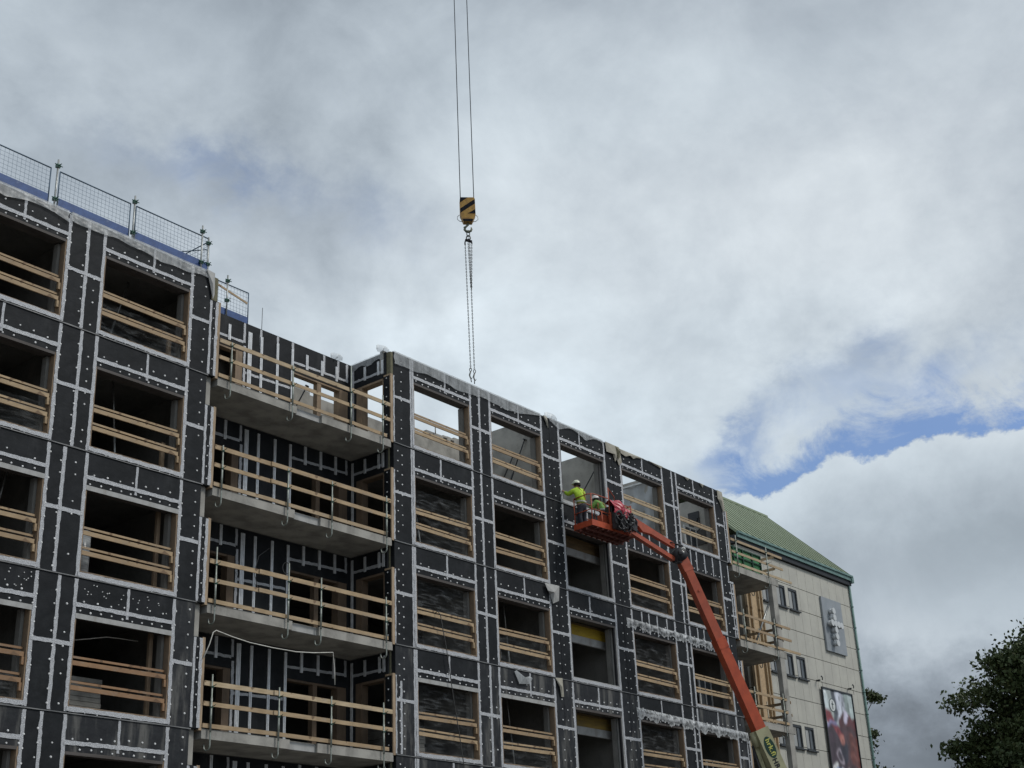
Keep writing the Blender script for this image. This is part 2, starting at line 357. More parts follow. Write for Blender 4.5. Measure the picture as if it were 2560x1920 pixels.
wn = {1:'leftmost bay', 2:'bay just left of the balconies', 3:'first bay right of the balconies', 4:'second bay right of the balconies', 5:'tall open bay', 6:'bay right of the tall open bay', 7:'last bay before the corner'}
sn = ['top storey', 'second storey down', 'third storey down', 'fourth storey down']
# ------------------------------------------------------------------ new apartment building
J = [16.29-3*i for i in range(6)]
ZTOP = 19.22
TH = .38
bld = empty('apartment_building', (27, 4, 0), 'unfinished apartment block clad in black membrane panels with silver seam tape', 'building')
WL_ = [(10.03,12.68),(13.75,16.40),(17.47,20.12)]
WR_ = [(28.60,31.22),(32.25,34.90),(35.93,38.55),(39.61,42.28),(43.34,45.97)]
piers = [(8.9,10.03),(12.68,13.75),(16.40,17.47),(20.12,20.77),(27.72,28.60),(31.22,32.25),(34.90,35.93),(38.55,39.61),(42.28,43.34),(45.97,46.60)]
def washers(mb, pts, y=0.0, n=(0,-1,0), r=.026):
    for x, z in pts:
        if random.random() < .07: continue
        mb.disc((x+random.uniform(-.012,.012), y, z+random.uniform(-.02,.02)), r*random.uniform(.85,1.1), n, .016)
def tapeV(mb, x, z0, z1, w=.086, off=.0): mb.ribbon((x,0,z0), (x,0,z1), w, off)
def tapeH(mb, x0, x1, z, w=.092, off=.004): mb.ribbon((x0,0,z), (x1,0,z), w, off)

for si, j in enumerate(J):
    top = ZTOP if si == 0 else j+3-.012
    for pi, (a, b) in enumerate(piers):
        mm = MEM2 if (si >= 3 and random.random() < .75) else MEM
        p = MB(); p.box(a, b, .0, .15, j, top)
        if pi == 6 or pi == 7: p.box((a+b)/2-.03, (a+b)/2+.25, -.006, 0, j+.02, top-.02)    # overlapping sheet edge
        tp = MB()
        left_block = pi <= 3
        # tapes at opening edges
        if pi not in (4,): tapeV(tp, a+.035, j+.02, top-.03)
        if pi not in (3, 9): tapeV(tp, b-.035, j+.02, top-.03)
        if pi == 4:
            tapeV(tp, b-.085-.035, j+.02, top-.03, .06); tapeV(tp, b-.025, j+.02, top-.03, .055)
        mid = {0:.5,1:.5,2:(.53,.57,.42,.57,.44,.5)[si],5:(.46,.45,.48,.55,.5,.5)[si],8:(.68,.68,.68,.68,.68,.68)[si]}.get(pi)
        if mid: tapeV(tp, a+(b-a)*mid, j+.02, top-.03)
        tapeH(tp, a+.02, b-(0.12 if pi == 4 else .02), j+1.48)
        ws = p; p.mi = 1; pts = []
        zz = np.arange(j+.18, top-.12, .31)
        for z in zz:
            if pi in (6, 7):
                c = (a+b)/2
                for xx in (c-.14, c+.13): pts.append((xx, z)); 
                pts.append((b-.10, z+.12))
            elif mid:
                c = a+(b-a)*mid
                pts.append((a+.075, z+.1)); pts.append((c-.05 if random.random() < .6 else c-.09, z-.05))
                if random.random() < .5: pts.append(((c+b)/2, z))
            elif pi == 3: pts.append((a+.08, z)); pts.append((b-.17, z+.13))
            elif pi == 4: pts.append(((a+b)/2-.1, z)); pts.append((a+.16, z+.1)) if si else None
            else: pts.append(((a+b)/2-.05, z))
        pts = [q for q in pts if q]
        washers(ws, pts)
        P_ = p.build('wall_panel', [mm, WASH], bld); tp.build('seam_tape', TAPE, P_)
    # spandrels (between the head of one opening and the next joint line / parapet) and sills
    for wi, (a, b) in enumerate(WL_+WR_):
        head = j+2.19
        for (z0, z1, nm) in ((j, j+.13, 'sill_panel'), (head, top, 'spandrel_panel')):
            p = MB(); p.box(a, b, .0, .15, z0, z1)
            mm = MEM2 if (si >= 3 and random.random() < .7) else MEM
            tp = MB(); ws = p; p.mi = 1
            if nm == 'sill_panel':
                tapeH(tp, a-.03, b+.03, z1-.055, .10, .012)
                washers(ws, [(x, z0+.025) for x in np.arange(a+.15, b, .31)], r=.018)
            else:
                special = wi in (6, 7) and si in (1, 2, 4)
                if special:
                    for fx in (.2, .37, .58, .80): tapeV(tp, a+(b-a)*fx+random.uniform(-.05,.05), z0+.03, z1-.01, .06)
                    washers(ws, [(x, z0+.1) for x in np.arange(a+.12, b, .3)])
                    washers(ws, [(x, z0+.42) for x in np.arange(a+.25, b, .6)])
                else:
                    tapeH(tp, a-.02, b+.02, z0+(.16 if si == 0 else .19))
                    fx = random.choice((.45, .55, .52)); tapeV(tp, a+(b-a)*fx, z0+.06, z1-.02, .065)
                    washers(ws, [(x, z0+.05) for x in np.arange(a+.12, b, .28)])
                    washers(ws, [(x, z0+.33+.06*math.sin(x)) for x in np.arange(a+.2, b, .36)])
                    if si == 3 and wi < 3: washers(ws, [(random.uniform(a+.1, b-.1), random.uniform(z0+.35, z1-.08)) for _ in range(26)], r=.015)
            P_ = p.build(nm, [mm, WASH], bld); tp.build('seam_tape', TAPE, P_)
    # storey joint strip
    if si < 6:
        for a, b in ((8.9, 20.80), (27.70, 46.62)):
            js = MB(); js.ribbon((a,0,j-.006), (b,0,j-.006), .022, .012, .012, .4, .003); js.build('joint_strip', mat('joint_cable', (.10,.105,.11), (.2,.2,.2), 2, .5), bld)

# concrete shell behind the cladding, one per storey
for si, j in enumerate(J):
    top = ZTOP if si == 0 else j+3
    c = MB()
    for a, b in piers: c.box(a+.003, b-.003, .15, TH, j, top-.01)
    for a, b in WL_+WR_:
        c.box(a-.003, b+.003, .15, TH-.002, j, j+.12); c.box(a-.003, b+.003, .15, TH-.002, j+2.20, top-.01)
    c.box(20.77, 21.0, .12, TH, j+.0, top-.01)
    c.build('concrete_frame', CONC if si < 6 else CONCI, bld)
    # wood and membrane strips that edge the recesses (end extensions)
    e = MB(); e.mi = 0; e.box(20.77, 21.035, .0, .115, j+.01, j+2.17); e.mi = 1; e.box(21.035, 21.12, -.01, .30, j-.02, j+2.18)
    e.mi = 2; e.ribbon((20.80,0,j+.03), (20.80,0,j+2.15), .07, .002); e.ribbon((21.0,0,j+.03), (21.0,0,j+2.15), .085, .002, jit=.014)
    e.mi = 3; washers(e, [(20.905, z) for z in np.arange(j+.2, j+2.1, .29)], r=.02)
    e.build('recess_edge', [MEM, LINL, TAPE, WASH], bld)
    e = MB(); e.mi = 1; e.box(27.60, 27.70, -.01, .28, j-.02, j+2.18); e.mi = 0; e.box(27.704, 27.72, .0, .15, j+.01, j+2.17)
    e.mi = 2; e.ribbon((27.735,0,j+.03), (27.735,0,j+2.15), .05, .002, jit=.014)
    if si >= 3: e.ribbon((27.93,0,j+.03), (27.93,0,j+2.0), .07, .002)
    e.mi = 0; e.box(27.592, 27.600, .03, .27, j+.05, j+2.12)
    e.mi = 3; washers_pts = [(j+.25+.3*k) for k in range(7)]
    for zq in washers_pts: e.disc((27.592, .15, zq), .024, (-1,0,0), .014)
    e.build('recess_edge', [MEM, LINL, TAPE, WASH], bld)
    e = MB(); e.mi = 0; e.box(46.60, 46.86, .0, .115, j+.01, j+2.17); e.mi = 1; e.box(46.86, 46.95, -.01, .30, j-.02, j+2.18)
    e.mi = 2; e.ribbon((46.64,0,j+.03), (46.64,0,j+2.15), .06, .002); e.ribbon((46.81,0,j+.03), (46.81,0,j+2.15), .08, .002)
    if si == 1:
        for zz_ in (2.2, 1.75, .85, .35): e.ribbon((46.45,0,j+zz_), (46.85,0,j+zz_), .08, .012)
        e.ribbon((46.52,0,j+2.25), (46.52,0,j+2.85), .07, .012); e.ribbon((46.60,0,j+1.0), (46.66,0,j+1.6), .06, .012)
    e.mi = 3; washers(e, [(46.73, z) for z in np.arange(j+.2, j+2.1, .29)], r=.02)
    e.build('recess_edge', [MEM, LINL, TAPE, WASH], bld)
    # timber lining and heads of the openings
    for wi, (a, b) in enumerate(WL_+WR_):
        l = MB(); tall = wi == 5
        l.mi = 0; w = .045
        l.box(a+.001, a+w, .004, .20, j+.13, j+2.19); l.box(b-w, b-.001, .004, .20, j+.13, j+2.19)
        l.box(a+w, b-w, .004, .20, j+.13, j+.16)
        l.mi = 1; l.box(a+w, b-w, -.004, .17, j+2.12, j+2.188); l.box(a+w, b-w, .17, TH-.01, j+2.15, j+2.188)
        l.mi = 2; l.box(b-.12, b-w, .21, TH, j+.16, j+2.12)
        if tall:
            l.mi = 3; l.box(b-w-.06, b-w-.002, .02, .10, j+.17, j+2.11); l.box(a+w+.002, a+w+.05, .02, .10, j+.17, j+2.11)
        l.build('window_lining', [LINING if not tall else LINTEL, HEADM, CONCI, BLACK], bld)
        if (si == 2 and wi < 3) or (si == 3 and wi in (0, 1, 2, 3, 4)) :
            q = MB(); q.box(a+.01, b-.01, -.012, -.005, j+2.07, j+2.185); q.build('lintel_strip', LINTEL, bld)

# floor slabs, partitions, rear walls
for si, j in enumerate(J):
    s_ = MB(); s_.box(8.9, 21.0, TH, 11, j-.24, j+.05); s_.box(27.62, 50.4 if si else 46.9, TH, 11, j-.24, j+.05) if si else s_.box(27.62, 46.9, TH, 11, j-.24, j+.05)
    s_.box(21.0, 27.62, 1.70, 11, j-.24, j+.05)
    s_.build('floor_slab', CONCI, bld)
s_ = MB(); s_.box(8.9, 21.0, TH+.002, 11, 18.95, 19.18); s_.build('roof_slab', CONCI, bld)
for si, j in enumerate(J):
    z1 = j+2.75 if si else j+2.65
    w = MB(); 
    for x in (13.2, 16.93, 20.9): w.box(x-.09, x+.09, TH+.001, 9, j+.05, z1)
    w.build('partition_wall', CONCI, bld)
    z1 = (j+2.75) if si else 19.12
    for x, ly in ((31.75, 2.2 if si else 0), (35.45, 5 if si else 3.3), (39.05, 5 if si else 3.2), (42.85, 6 if si else 2.1), (46.5, 6 if si else 2.6)):
        if ly:
            w = MB(); w.box(x-.09, x+.09, TH+.001, TH+ly, j+.05, z1 if si else z1+(.3 if x < 36 else 0)); w.build('partition_wall', CONCI if si else CONC, bld)
    if si:
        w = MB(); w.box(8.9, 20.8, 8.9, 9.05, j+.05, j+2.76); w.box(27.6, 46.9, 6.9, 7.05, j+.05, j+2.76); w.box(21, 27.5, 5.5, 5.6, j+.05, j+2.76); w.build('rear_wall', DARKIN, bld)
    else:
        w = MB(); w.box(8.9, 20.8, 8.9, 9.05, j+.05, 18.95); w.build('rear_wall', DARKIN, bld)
w = MB()      # rear wall of the roofless top storey with gaps for windows
z0, z1 = J[0]+.05, 19.15
w.box(23.5, 30.75, 3.2, 3.38, z0, 18.62); w.box(21.02, 24.6, 2.6, 2.75, z0, 18.95); w.box(24.45, 24.6, 1.86, 2.6, z0, 18.95); w.box(21.02, 24.6, 1.86, 2.75, 18.96, 19.1); w.box(26.0, 27.3, 3.18, 3.2, z0, 18.70); w.box(28.9, 29.6, 3.18, 3.2, 18.0, 18.72)  # closed box behind the left recess door is added to darken that doorway
w.box(32.0, 32.7, 3.2, 3.38, z0, 18.72); w.box(32.7, 33.56, 3.2, 3.38, z0, 18.95); w.box(33.56, 33.76, 3.2, 3.38, z0, 18.62); w.box(33.76, 33.94, 3.2, 3.38, z0, 19.0); w.box(33.94, 34.12, 3.2, 3.38, z0, 18.66); w.box(34.12, 35.3, 3.2, 3.38, z0, 19.05)
w.box(33.56, 34.12, 3.205, 3.375, 18.92, 18.99); w.tube([(33.1,3.15,18.9),(33.1,3.15,19.25)], .02, 6)
w.build('rear_wall', CONC, bld)


# left recess: back wall with studs, side walls, balcony slabs
def stud(par, x, z0, z1, n=2, y=1.65):
    mb = MB(); mb.box(x-.045*n/2, x-.045*n/2+(n-1)*.05+.034, y-.006, y-.001, z0, z1)
    for k in range(n): mb.box(x-.045*n/2+k*.05, x-.045*n/2+k*.05+.034, y-.035, y-.0065, z0, z1)
    mb.build('steel_stud', STUD, par)
for si, j in enumerate(J):
    hi = ZTOP if si == 0 else j+2.78
    y = 1.65
    b = MB(); dz = j+2.0
    b.box(21.0, 22.45, y, y+.2, j, hi); b.box(22.45, 23.3, y, y+.2, dz, hi); b.box(23.3, 25.2, y, y+.2, j, hi); b.box(25.2, 27.45, y, y+.2, dz, hi); b.box(27.45, 27.60, y, y+.2, j, hi)
    bw = b.build('recess_wall', MEM, bld)
    for x, n in ((23.53, 3), (23.97, 2), (24.58, 2), (25.16, 2)): stud(bw, x, j+.08, j+2.68, n)
    for x in (22.78, 25.74, 26.35, 26.95): stud(bw, x, j+2.2, j+2.68 if si == 0 else hi-.02)
    tp = MB(); n_ = (0,-1,0)
    tp.ribbon((22.3,y,j+2.3), (23.3,y,j+2.3), .075, .001); tp.ribbon((25.22,y,j+2.3), (27.45,y,j+2.36), .075, .001)
    tp.ribbon((23.4,y,j+1.38), (25.1,y,j+1.42), .075, .001); tp.ribbon((23.36,y,j+.06), (23.36,y,j+2.2), .08, .004)
    for x in ((23.33, 23.95, 24.58, 25.17, 26.44, 27.03, 27.40) if si == 0 else (23.33, 27.40)): tp.ribbon((x,y,j+2.3), (x,y,hi-.02), .075, .001)
    tp.build('seam_tape', TAPE, bw)
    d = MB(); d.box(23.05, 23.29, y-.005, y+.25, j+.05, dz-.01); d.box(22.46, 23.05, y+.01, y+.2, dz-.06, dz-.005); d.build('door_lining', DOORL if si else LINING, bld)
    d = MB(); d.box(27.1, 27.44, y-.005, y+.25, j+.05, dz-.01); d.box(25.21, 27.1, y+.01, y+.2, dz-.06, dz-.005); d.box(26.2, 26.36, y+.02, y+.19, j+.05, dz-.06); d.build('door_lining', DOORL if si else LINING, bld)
    # side wall facing the left
    sw = MB(); sw.box(27.602, 27.8, .31, 1.2, j+2.1, hi); sw.box(27.602, 27.8, 1.2, 1.64, j, hi); sw.box(27.602, 27.8, .17, .31, j+2.19, hi)
    so_ = sw.build('recess_wall', MEM, bld)
    for yy, za_ in ((.3,2.25), (.47,2.25), (1.04,2.25), (1.56,.1)):
        st = MB(); st.box(27.594, 27.60, yy-.03, yy+.05, j+za_, j+2.7); st.box(27.57, 27.593, yy-.03, yy+.0, j+za_, j+2.7); st.box(27.57, 27.593, yy+.02, yy+.05, j+za_, j+2.7)
        st.build('steel_stud', STUD, so_)
    tp = MB(); tp.ribbon((27.601,.32,j+2.33), (27.601,1.6,j+2.33), .075, .001, n=(-1,0,0)); tp.build('seam_tape', TAPE, so_)
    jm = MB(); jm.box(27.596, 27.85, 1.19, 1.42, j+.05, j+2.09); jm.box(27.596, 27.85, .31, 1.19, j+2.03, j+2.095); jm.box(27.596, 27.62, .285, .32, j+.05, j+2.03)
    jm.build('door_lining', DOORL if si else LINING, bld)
    # balcony slab, front lip with a notch
    q = MB(); q.box(21.13, 27.60, .12, 1.649, j-.20, j+.03); q.box(21.13, 23.90, .0, .119, j-.20, j+.03); q.box(24.84, 27.61, .0, .119, j-.20, j+.03)
    q.mi = 1; q.box(23.905, 24.835, .075, .119, j-.19, j+.0)
    q.build('balcony_slab', [CONC, LINTEL], bld)
    c = MB(); c.box(20.80, 21.0, .13, .36, j-.8, j-.02); c.build('insulation_end', OLIVE, bld)
    c = MB(); c.box(27.66, 27.80, .155, .3, j-.8, j-.02); c.build('insulation_end', OLIVE, bld)

# right recess
for si, j in enumerate(J):
    hi = ZTOP-.3 if si == 0 else j+2.78
    b = MB(); b.box(46.95, 50.6 if si else 47.3, 2.0, 2.15, j, hi)
    bw = b.build('recess_wall', MEM, bld)
    for x in ((47.4, 48.3, 49.1, 49.9, 50.35) if si else (47.1,)): stud(bw, x, j+.1, hi-.06, 2, 2.0)
    sw = MB(); sw.box(46.75, 46.948, .31, 2.0, j, hi-.4 if si == 0 else hi); sw.build('recess_wall', MEM, bld)
    q = MB(); q.box(46.96, 50.6, .0, 1.99, j-.25, j+.02); q.box(50.0, 50.42, -.014, .22, j-.26, j+.024); q.build('balcony_slab', CONC, bld)
    if si < 5: q = MB(); q.box(50.0, 50.38, -.004, .20, j-3+.024, j-.262); q.build('balcony_column', CONC, bld)
    else: q = MB(); q.box(50.0, 50.38, -.004, .20, 0, j-.262); q.build('balcony_column', CONC, bld)
b = MB(); b.box(8.9, 20.95, 0, .3, 0, 1.27); b.box(27.6, 46.9, 0, .3, 0, 1.27); b.box(20.95, 27.6, 1.66, 1.9, 0, 1.27); b.box(46.95, 50.6, 2.0, 2.2, 0, 1.03); b.build('plinth_wall', CONC, bld)
b = MB(); b.box(8.75, 8.9, 0, 11, 0, 19.2); b.box(8.9, 20.95, 11, 11.2, 0, 19.2); b.box(27.6, 46.9, 11, 11.2, 0, 16.3); b.box(20.95, 27.6, 11, 11.2, 0, 16.3); b.box(46.7, 46.94, 2.16, 11, 0, 16.3); b.build('rear_wall', CONC, bld)

# parapet insulation ends, flaps and film
b = MB(); b.box(20.82, 21.02, .02, .3, 18.48, 19.17); b.build('insulation_end', OLIVE, bld)
b = MB(); b.box(27.62, 27.715, .0, .25, 18.48, 19.19); b.build('insulation_end', OLIVE, bld)
b = MB(); b.box(27.74, 27.86, .155, .4, 18.5, 19.28); b.box(27.6, 27.71, .27, .42, 18.55, 19.3); b.build('insulation_end', CONC, bld)
b = MB(); b.box(46.605, 46.74, .02, .3, 18.3, 19.16); b.build('insulation_end', OLIVE, bld)
def flap(pts, out=.05, m=BEIGE, nm='loose_flap', thick=.012):
    c = (sum(p[0] for p in pts)/len(pts), sum(p[1] for p in pts)/len(pts))
    mb = MB(); n = len(pts)
    f1 = [(x, -.02-out*random.uniform(.3, 1), z) for x, z in pts]; f1.append((c[0], -.03-out*1.4, c[1]))
    b1 = [(x, y+thick, z) for x, y, z in f1]; vs = f1+b1; N = n+1
    fs = [(i, (i+1) % n, n) for i in range(n)]+[((i+1) % n+N, i+N, n+N) for i in range(n)]+[(i, i+N, (i+1) % n+N, (i+1) % n) for i in range(n)]
    mb.add(vs, fs); return mb.build(nm, m, bld)
flap([(34.59,13.27),(35.33,13.29),(35.32,12.8),(34.97,12.65),(34.90,12.95),(34.71,13.03)], .10, LINTEL)
flap([(34.95,10.27),(35.28,10.30),(35.33,9.72),(35.20,9.70),(35.12,10.0)], .06, BEIGE)
flap([(20.55,19.26),(20.84,19.24),(20.86,18.62),(20.80,18.45),(20.70,18.85)], .05, LINTEL)
flap([(35.02,19.22),(35.26,19.22),(35.32,18.8),(35.22,18.95)], .04)
flap([(38.62,19.22),(39.5,19.22),(39.62,18.66),(39.45,18.52),(39.32,18.74),(39.2,18.60),(39.08,18.95),(38.95,18.9),(38.7,18.86)], .05)
flap([(39.25,19.21),(39.42,19.21),(39.43,18.8),(39.3,18.72)], .11, OLIVE)
flap([(39.6,19.2),(41.1,19.2),(40.6,19.10),(40.4,19.02),(40.2,19.08),(39.9,18.98),(39.62,19.04)], .03)
flap([(41.4,19.21),(42.4,19.21),(42.25,19.1)], .03)
flap([(46.25,19.2),(46.62,19.19),(46.72,18.5),(46.62,18.35),(46.45,18.7),(46.28,18.85)], .05)
flap([(43.9,19.2),(44.3,19.2),(44.1,19.08)], .03); flap([(45.0,19.2),(45.3,19.2),(45.2,19.05)], .03)
flap([(32.9,10.2),(33.0,10.25),(33.1,10.05),(33.45,10.02),(33.65,10.15),(33.75,10.1),(33.6,9.9),(33.1,9.85)], .06, FILM)
def film_strip(x0, x1, ztop, bot, nm='plastic_film', m=FILM, amp=.02, over=.12, y0=-.028):
    n = max(6, int((x1-x0)/.06)); k = 9; mb = MB(); mb.smooth = True; vs = []
    ph = random.uniform(0, 9)
    for i in range(n+1):
        x = x0+(x1-x0)*i/n; zb = bot(x)
        for a in range(k+1):
            f = a/k
            wr = amp*.7*(math.sin(x*13+f*5+ph)*.6+math.sin(x*23-f*9+ph)*.4+math.sin((x*.9+f)*11)*.4)
            if a == 0: vs.append((x, over, ztop+.005))
            else:
                f = (a-1)/(k-1); vs.append((x+.02*math.sin(f*9+x*5), y0-abs(wr)*(.3+f)-.012*f, ztop+.012-(ztop+.012-zb)*f))
    fs = [(i*(k+1)+a, i*(k+1)+a+1, (i+1)*(k+1)+a+1, (i+1)*(k+1)+a) for i in range(n) for a in range(k)]
    mb.add(vs, fs); return mb.build(nm, m, bld)
def wav(base, a, b, ph=0): return lambda x: base+a*math.sin(x*b+ph)+a*.4*math.sin(x*b*2.7+1+ph)
film_strip(8.9, 13.2, 19.25, wav(18.98, .03, 3))
film_strip(13.2, 16.35, 19.25, lambda x: 18.90+.16*abs(math.sin((x-14.6)*1.7)))
film_strip(16.42, 17.45, 19.25, wav(19.0, .02, 4)); film_strip(17.45, 20.72, 19.25, lambda x: 18.98+.05*math.sin(x*2.2)-.02*math.sin(x*7))
film_strip(27.74, 31.3, 19.235, wav(18.86, .04, 2.4)); film_strip(31.3, 33.7, 19.235, wav(18.88, .03, 3)); film_strip(33.7, 34.95, 19.235, lambda x: 18.9+.27*(x-33.7)/1.25)
film_strip(35.4, 38.55, 19.235, lambda x: 18.93+.22*abs(math.sin((x-35.9)*2.05)))
mb = MB()
for (cx, cy, r) in ((26.9, 1.62, .2), (27.5, .25, .22), (35.6, .1, .28)):
    film_pts = []
    film = MB(); film.smooth = True; vs = []
    for i in range(9):
        for k in range(5):
            th = math.pi*i/8; rr = r*(k/4)
            vs.append((cx+rr*math.cos(th)*1.1, cy+.1*math.sin(k+i*.8), 19.22+rr*math.sin(th)*1.2))
    film.add(vs, [(i*5+k, i*5+k+1, (i+1)*5+k+1, (i+1)*5+k) for i in range(8) for k in range(4)]); film.build('plastic_film', FILM, bld)
# film over the recess return
film = MB(); film.smooth = True; vs = []
for i in range(25):
    yy = .28+1.35*i/24
    for k in range(6): vs.append((27.585-.02*abs(math.sin(yy*14+k)), yy, 19.24-(.22+.05*math.sin(yy*9))*k/5))
film.add(vs, [(i*6+k, i*6+k+1, (i+1)*6+k+1, (i+1)*6+k) for i in range(24) for k in range(5)]); film.build('plastic_film', FILM, bld)
# puffed protective film above openings of the right-hand bays
def puff(x0, x1, za, zb, h, nm='crumpled_film'):
    n = int((x1-x0)/.05); k = 9; mb = MB(); mb.smooth = True; vs = []
    for i in range(n+1):
        x = x0+(x1-x0)*i/n; zt = za+(zb-za)*i/n; end = min(1, i/3, (n-i)/3)
        hh = h*(1+.18*math.sin(x*6.1)+.12*math.sin(x*14.3))
        for a in range(k+1):
            f = a/k; bul = math.sin(math.pi*min(1, f*1.15))**.7 if f < .87 else .25
            nz = .022*math.sin(x*13+f*7)+.014*math.sin(x*29-f*11)+random.uniform(-.003, .003)
            vs.append((x+random.uniform(-.004,.004), -.015-(.07*bul+nz*bul*.8+.01)*end-.02*f, zt-hh*f+random.uniform(-.012,.012)*(a == k)*3))
    mb.add(vs, [(i*(k+1)+a, i*(k+1)+a+1, (i+1)*(k+1)+a+1, (i+1)*(k+1)+a) for i in range(n) for a in range(k)])
    return mb.build(nm, BUBBLE, bld)
puff(39.22, 45.9, 12.90, 12.84, .28); puff(39.42, 46.75, 9.86, 9.72, .33)

# ------------------------------------------------------------------ wrap sheets, boards and rails in the openings
def rail_set(wi, si):
    a, b = (WL_+WR_)[wi]; j = J[si]; new = (wi in (6, 7) and si == 0); mt = WOODN if new else WOOD
    rust = (si == 3 and wi in (1, 2))
    if rust: mt = mat('old_brown_board', (.33, .19, .10), (.25, .14, .075), 1.7, .7, extra=grain)
    r = empty('window_guard_rail', (a+1.3, .08, j+.62), '%s boards across the %s, %s' % ('fresh pale' if new else ('brown' if rust else 'weathered'), wn[wi], sn[si]), 'guard rail', 'timber guard rails across the window openings')
    dz = .03*random.uniform(-1, 1)
    for k, z in enumerate((j+1.03, j+.56 if not rust else j+.48)):
        z += dz; t1 = random.uniform(-.015, .015)
        m_ = MB(); L = random.uniform(.0, .03)
        m_.obox((a+.05+L, .055, z+.06-t1), (b-.06-L, .055, z+.06+t1), .035, .100)
        m_.obox((a+.05+L, .115, z+.20-t1), (b-.06-L, .115, z+.20+t1), .03, .05)
        m_.build('board', mt, r)
        c_ = MB(); c_.box(b-.115, b-.05, .03, .10, z-.17, z+.0); c_.build('cleat', mt, r)
for si in range(4):
    for wi in (1, 2, 3, 4, 6, 7): rail_set(wi, si)
def sheet(x0, x1, z0, z1, y=.24, m=WRAP, nm='plastic_sheet', label=None, sag=.03):
    n, k = 24, 10; mb = MB(); mb.smooth = True
    vs = [(x0+(x1-x0)*i/n, y+sag*math.sin(i*.9+k_*1.3)*.6+sag*math.sin(k_*2.1)*.5, z0+(z1-z0)*k_/k) for i in range(n+1) for k_ in range(k+1)]
    mb.add(vs, [(i*(k+1)+a, i*(k+1)+a+1, (i+1)*(k+1)+a+1, (i+1)*(k+1)+a) for i in range(n) for a in range(k)])
    return mb.build(nm, m, bld)
for wi, si, hh in ((1,1,.8),(3,1,1.7),(3,2,1.95),(3,3,1.9),(6,1,.75),(6,2,1.9),(6,3,1.9),(4,3,.7),(2,0,.9),(1,3,.6),(4,2,.9)):
    a, b = (WL_+WR_)[wi]; sheet(a+.05, b-.13, J[si]+.17, J[si]+.17+hh)
# translucent hoarding in the top-storey bay
a, b = WR_[3]
TARP = mat('pale_tarpaulin', (.50,.52,.53), (.40,.42,.43), 2, .6, bump=.6, bscale=4)
q = MB(); q.smooth = True; n, k = 26, 16
vs = [(42.70-.05*math.sin(i*.8+a_*.35)-.03*math.sin(a_*1.1+i*.2), .42+2.1*i/n, J[0]+.1+(2.55-.02*i/n)*a_/k) for i in range(n+1) for a_ in range(k+1)]
q.add(vs, [(i*(k+1)+a_, i*(k+1)+a_+1, (i+1)*(k+1)+a_+1, (i+1)*(k+1)+a_) for i in range(n) for a_ in range(k)]); q.build('tarpaulin_sheet', TARP, bld)
q = MB(); q.obox((42.62,.5,J[0]+2.62),(42.62,2.5,J[0]+2.62), .05, .06); q.build('tarpaulin_rail', PVC, bld)
q = MB(); q.box(46.36, 46.405, .95, 1.45, J[0]+1.75, J[0]+2.3); q.build('dark_opening_patch', BLACK, bld)  # solid dark boxes on the wall, painting in the shade of openings
q = MB(); q.box(46.34, 46.40, .55, 1.5, J[0]+.9, J[0]+1.5); q.build('dark_opening_patch', DARKIN, bld)
# rolled wrap, standing in the left bay
rl = MB(); rl.tube([(17.85,.55,J[2]+.06), (17.85,.55,J[2]+1.25)], .2, 14)
tag(rl.build('plastic_roll', mat('wrap_roll', (.35,.37,.38), (.2,.21,.22), 3, .25, stretch=(1,1,9))), 'upright roll of clear plastic wrap behind the boards, third storey down, left of the balconies', 'roll')
# formwork boards hanging in the tall open bay
a, b = WR_[2]
for si, mt, nm_ in ((1, BBOARD, 'dull brown'), (2, YBOARD, 'yellow'), (3, mat('ochre_formwork', (.33,.22,.05), (.22,.15,.05), 1.5, .6, stretch=(1,1,6)), 'ochre brown')):
    j = J[si]; f_ = empty('formwork_board', ((a+b)/2, .75, j+1.9), '%s formwork board above a pale strip in the tall open bay' % nm_, 'formwork', 'formwork boards in the tall open bay')
    q = MB(); q.box(a-.2, 38.95, .62, .68, j+1.78, j+2.2); q.build('board', mt, f_)
    q = MB(); q.box(a-.2, 38.95, .60, .69, j+1.52, j+1.775); q.build('concrete_strip', LINTEL, f_)
    q = MB(); q.box(a-.2, 38.95, .59, .615, j+2.13, j+2.19); q.build('batten', BBOARD, f_)
# timber posts beside the right reveals and clutter inside the lower bays
for si in range(4):
    b_ = WL_[2][1]; q = MB(); q.box(b_-.27, b_-.17, .46, .54, J[si]+.06, J[si]+(1.0 if si < 2 else 2.2)); q.build('timber_post', LINL if si < 2 else LINING, bld)
rr = random.Random(21)
for wi, si in ((2,0),(2,1),(1,1),(3,1),(4,1),(4,2),(6,1),(7,1),(6,2),(4,3),(1,2),(7,2)):
    a_, b_ = (WL_+WR_)[wi]; j = J[si]; x = rr.uniform(a_+.9, b_-.5); y_ = rr.uniform(.9, 1.8)
    r_ = empty('ceiling_prop', (x, y_, j+.05), 'steel ceiling prop inside the %s, %s' % (wn[wi], sn[si]), 'prop', 'ceiling props inside the storeys')
    q = MB(); lean = rr.uniform(-.5, .5) if si != 0 else .7; zt_ = j+2.72
    q.tube([(x,y_,j+.06),(x+lean*.5,y_,j+1.4)], .032, 8); q.build('outer_tube', STEEL, r_)
    q = MB(); q.tube([(x+lean*.5,y_,j+1.4),(x+lean,y_,zt_)], .023, 8); q.build('inner_tube', STEEL, r_)
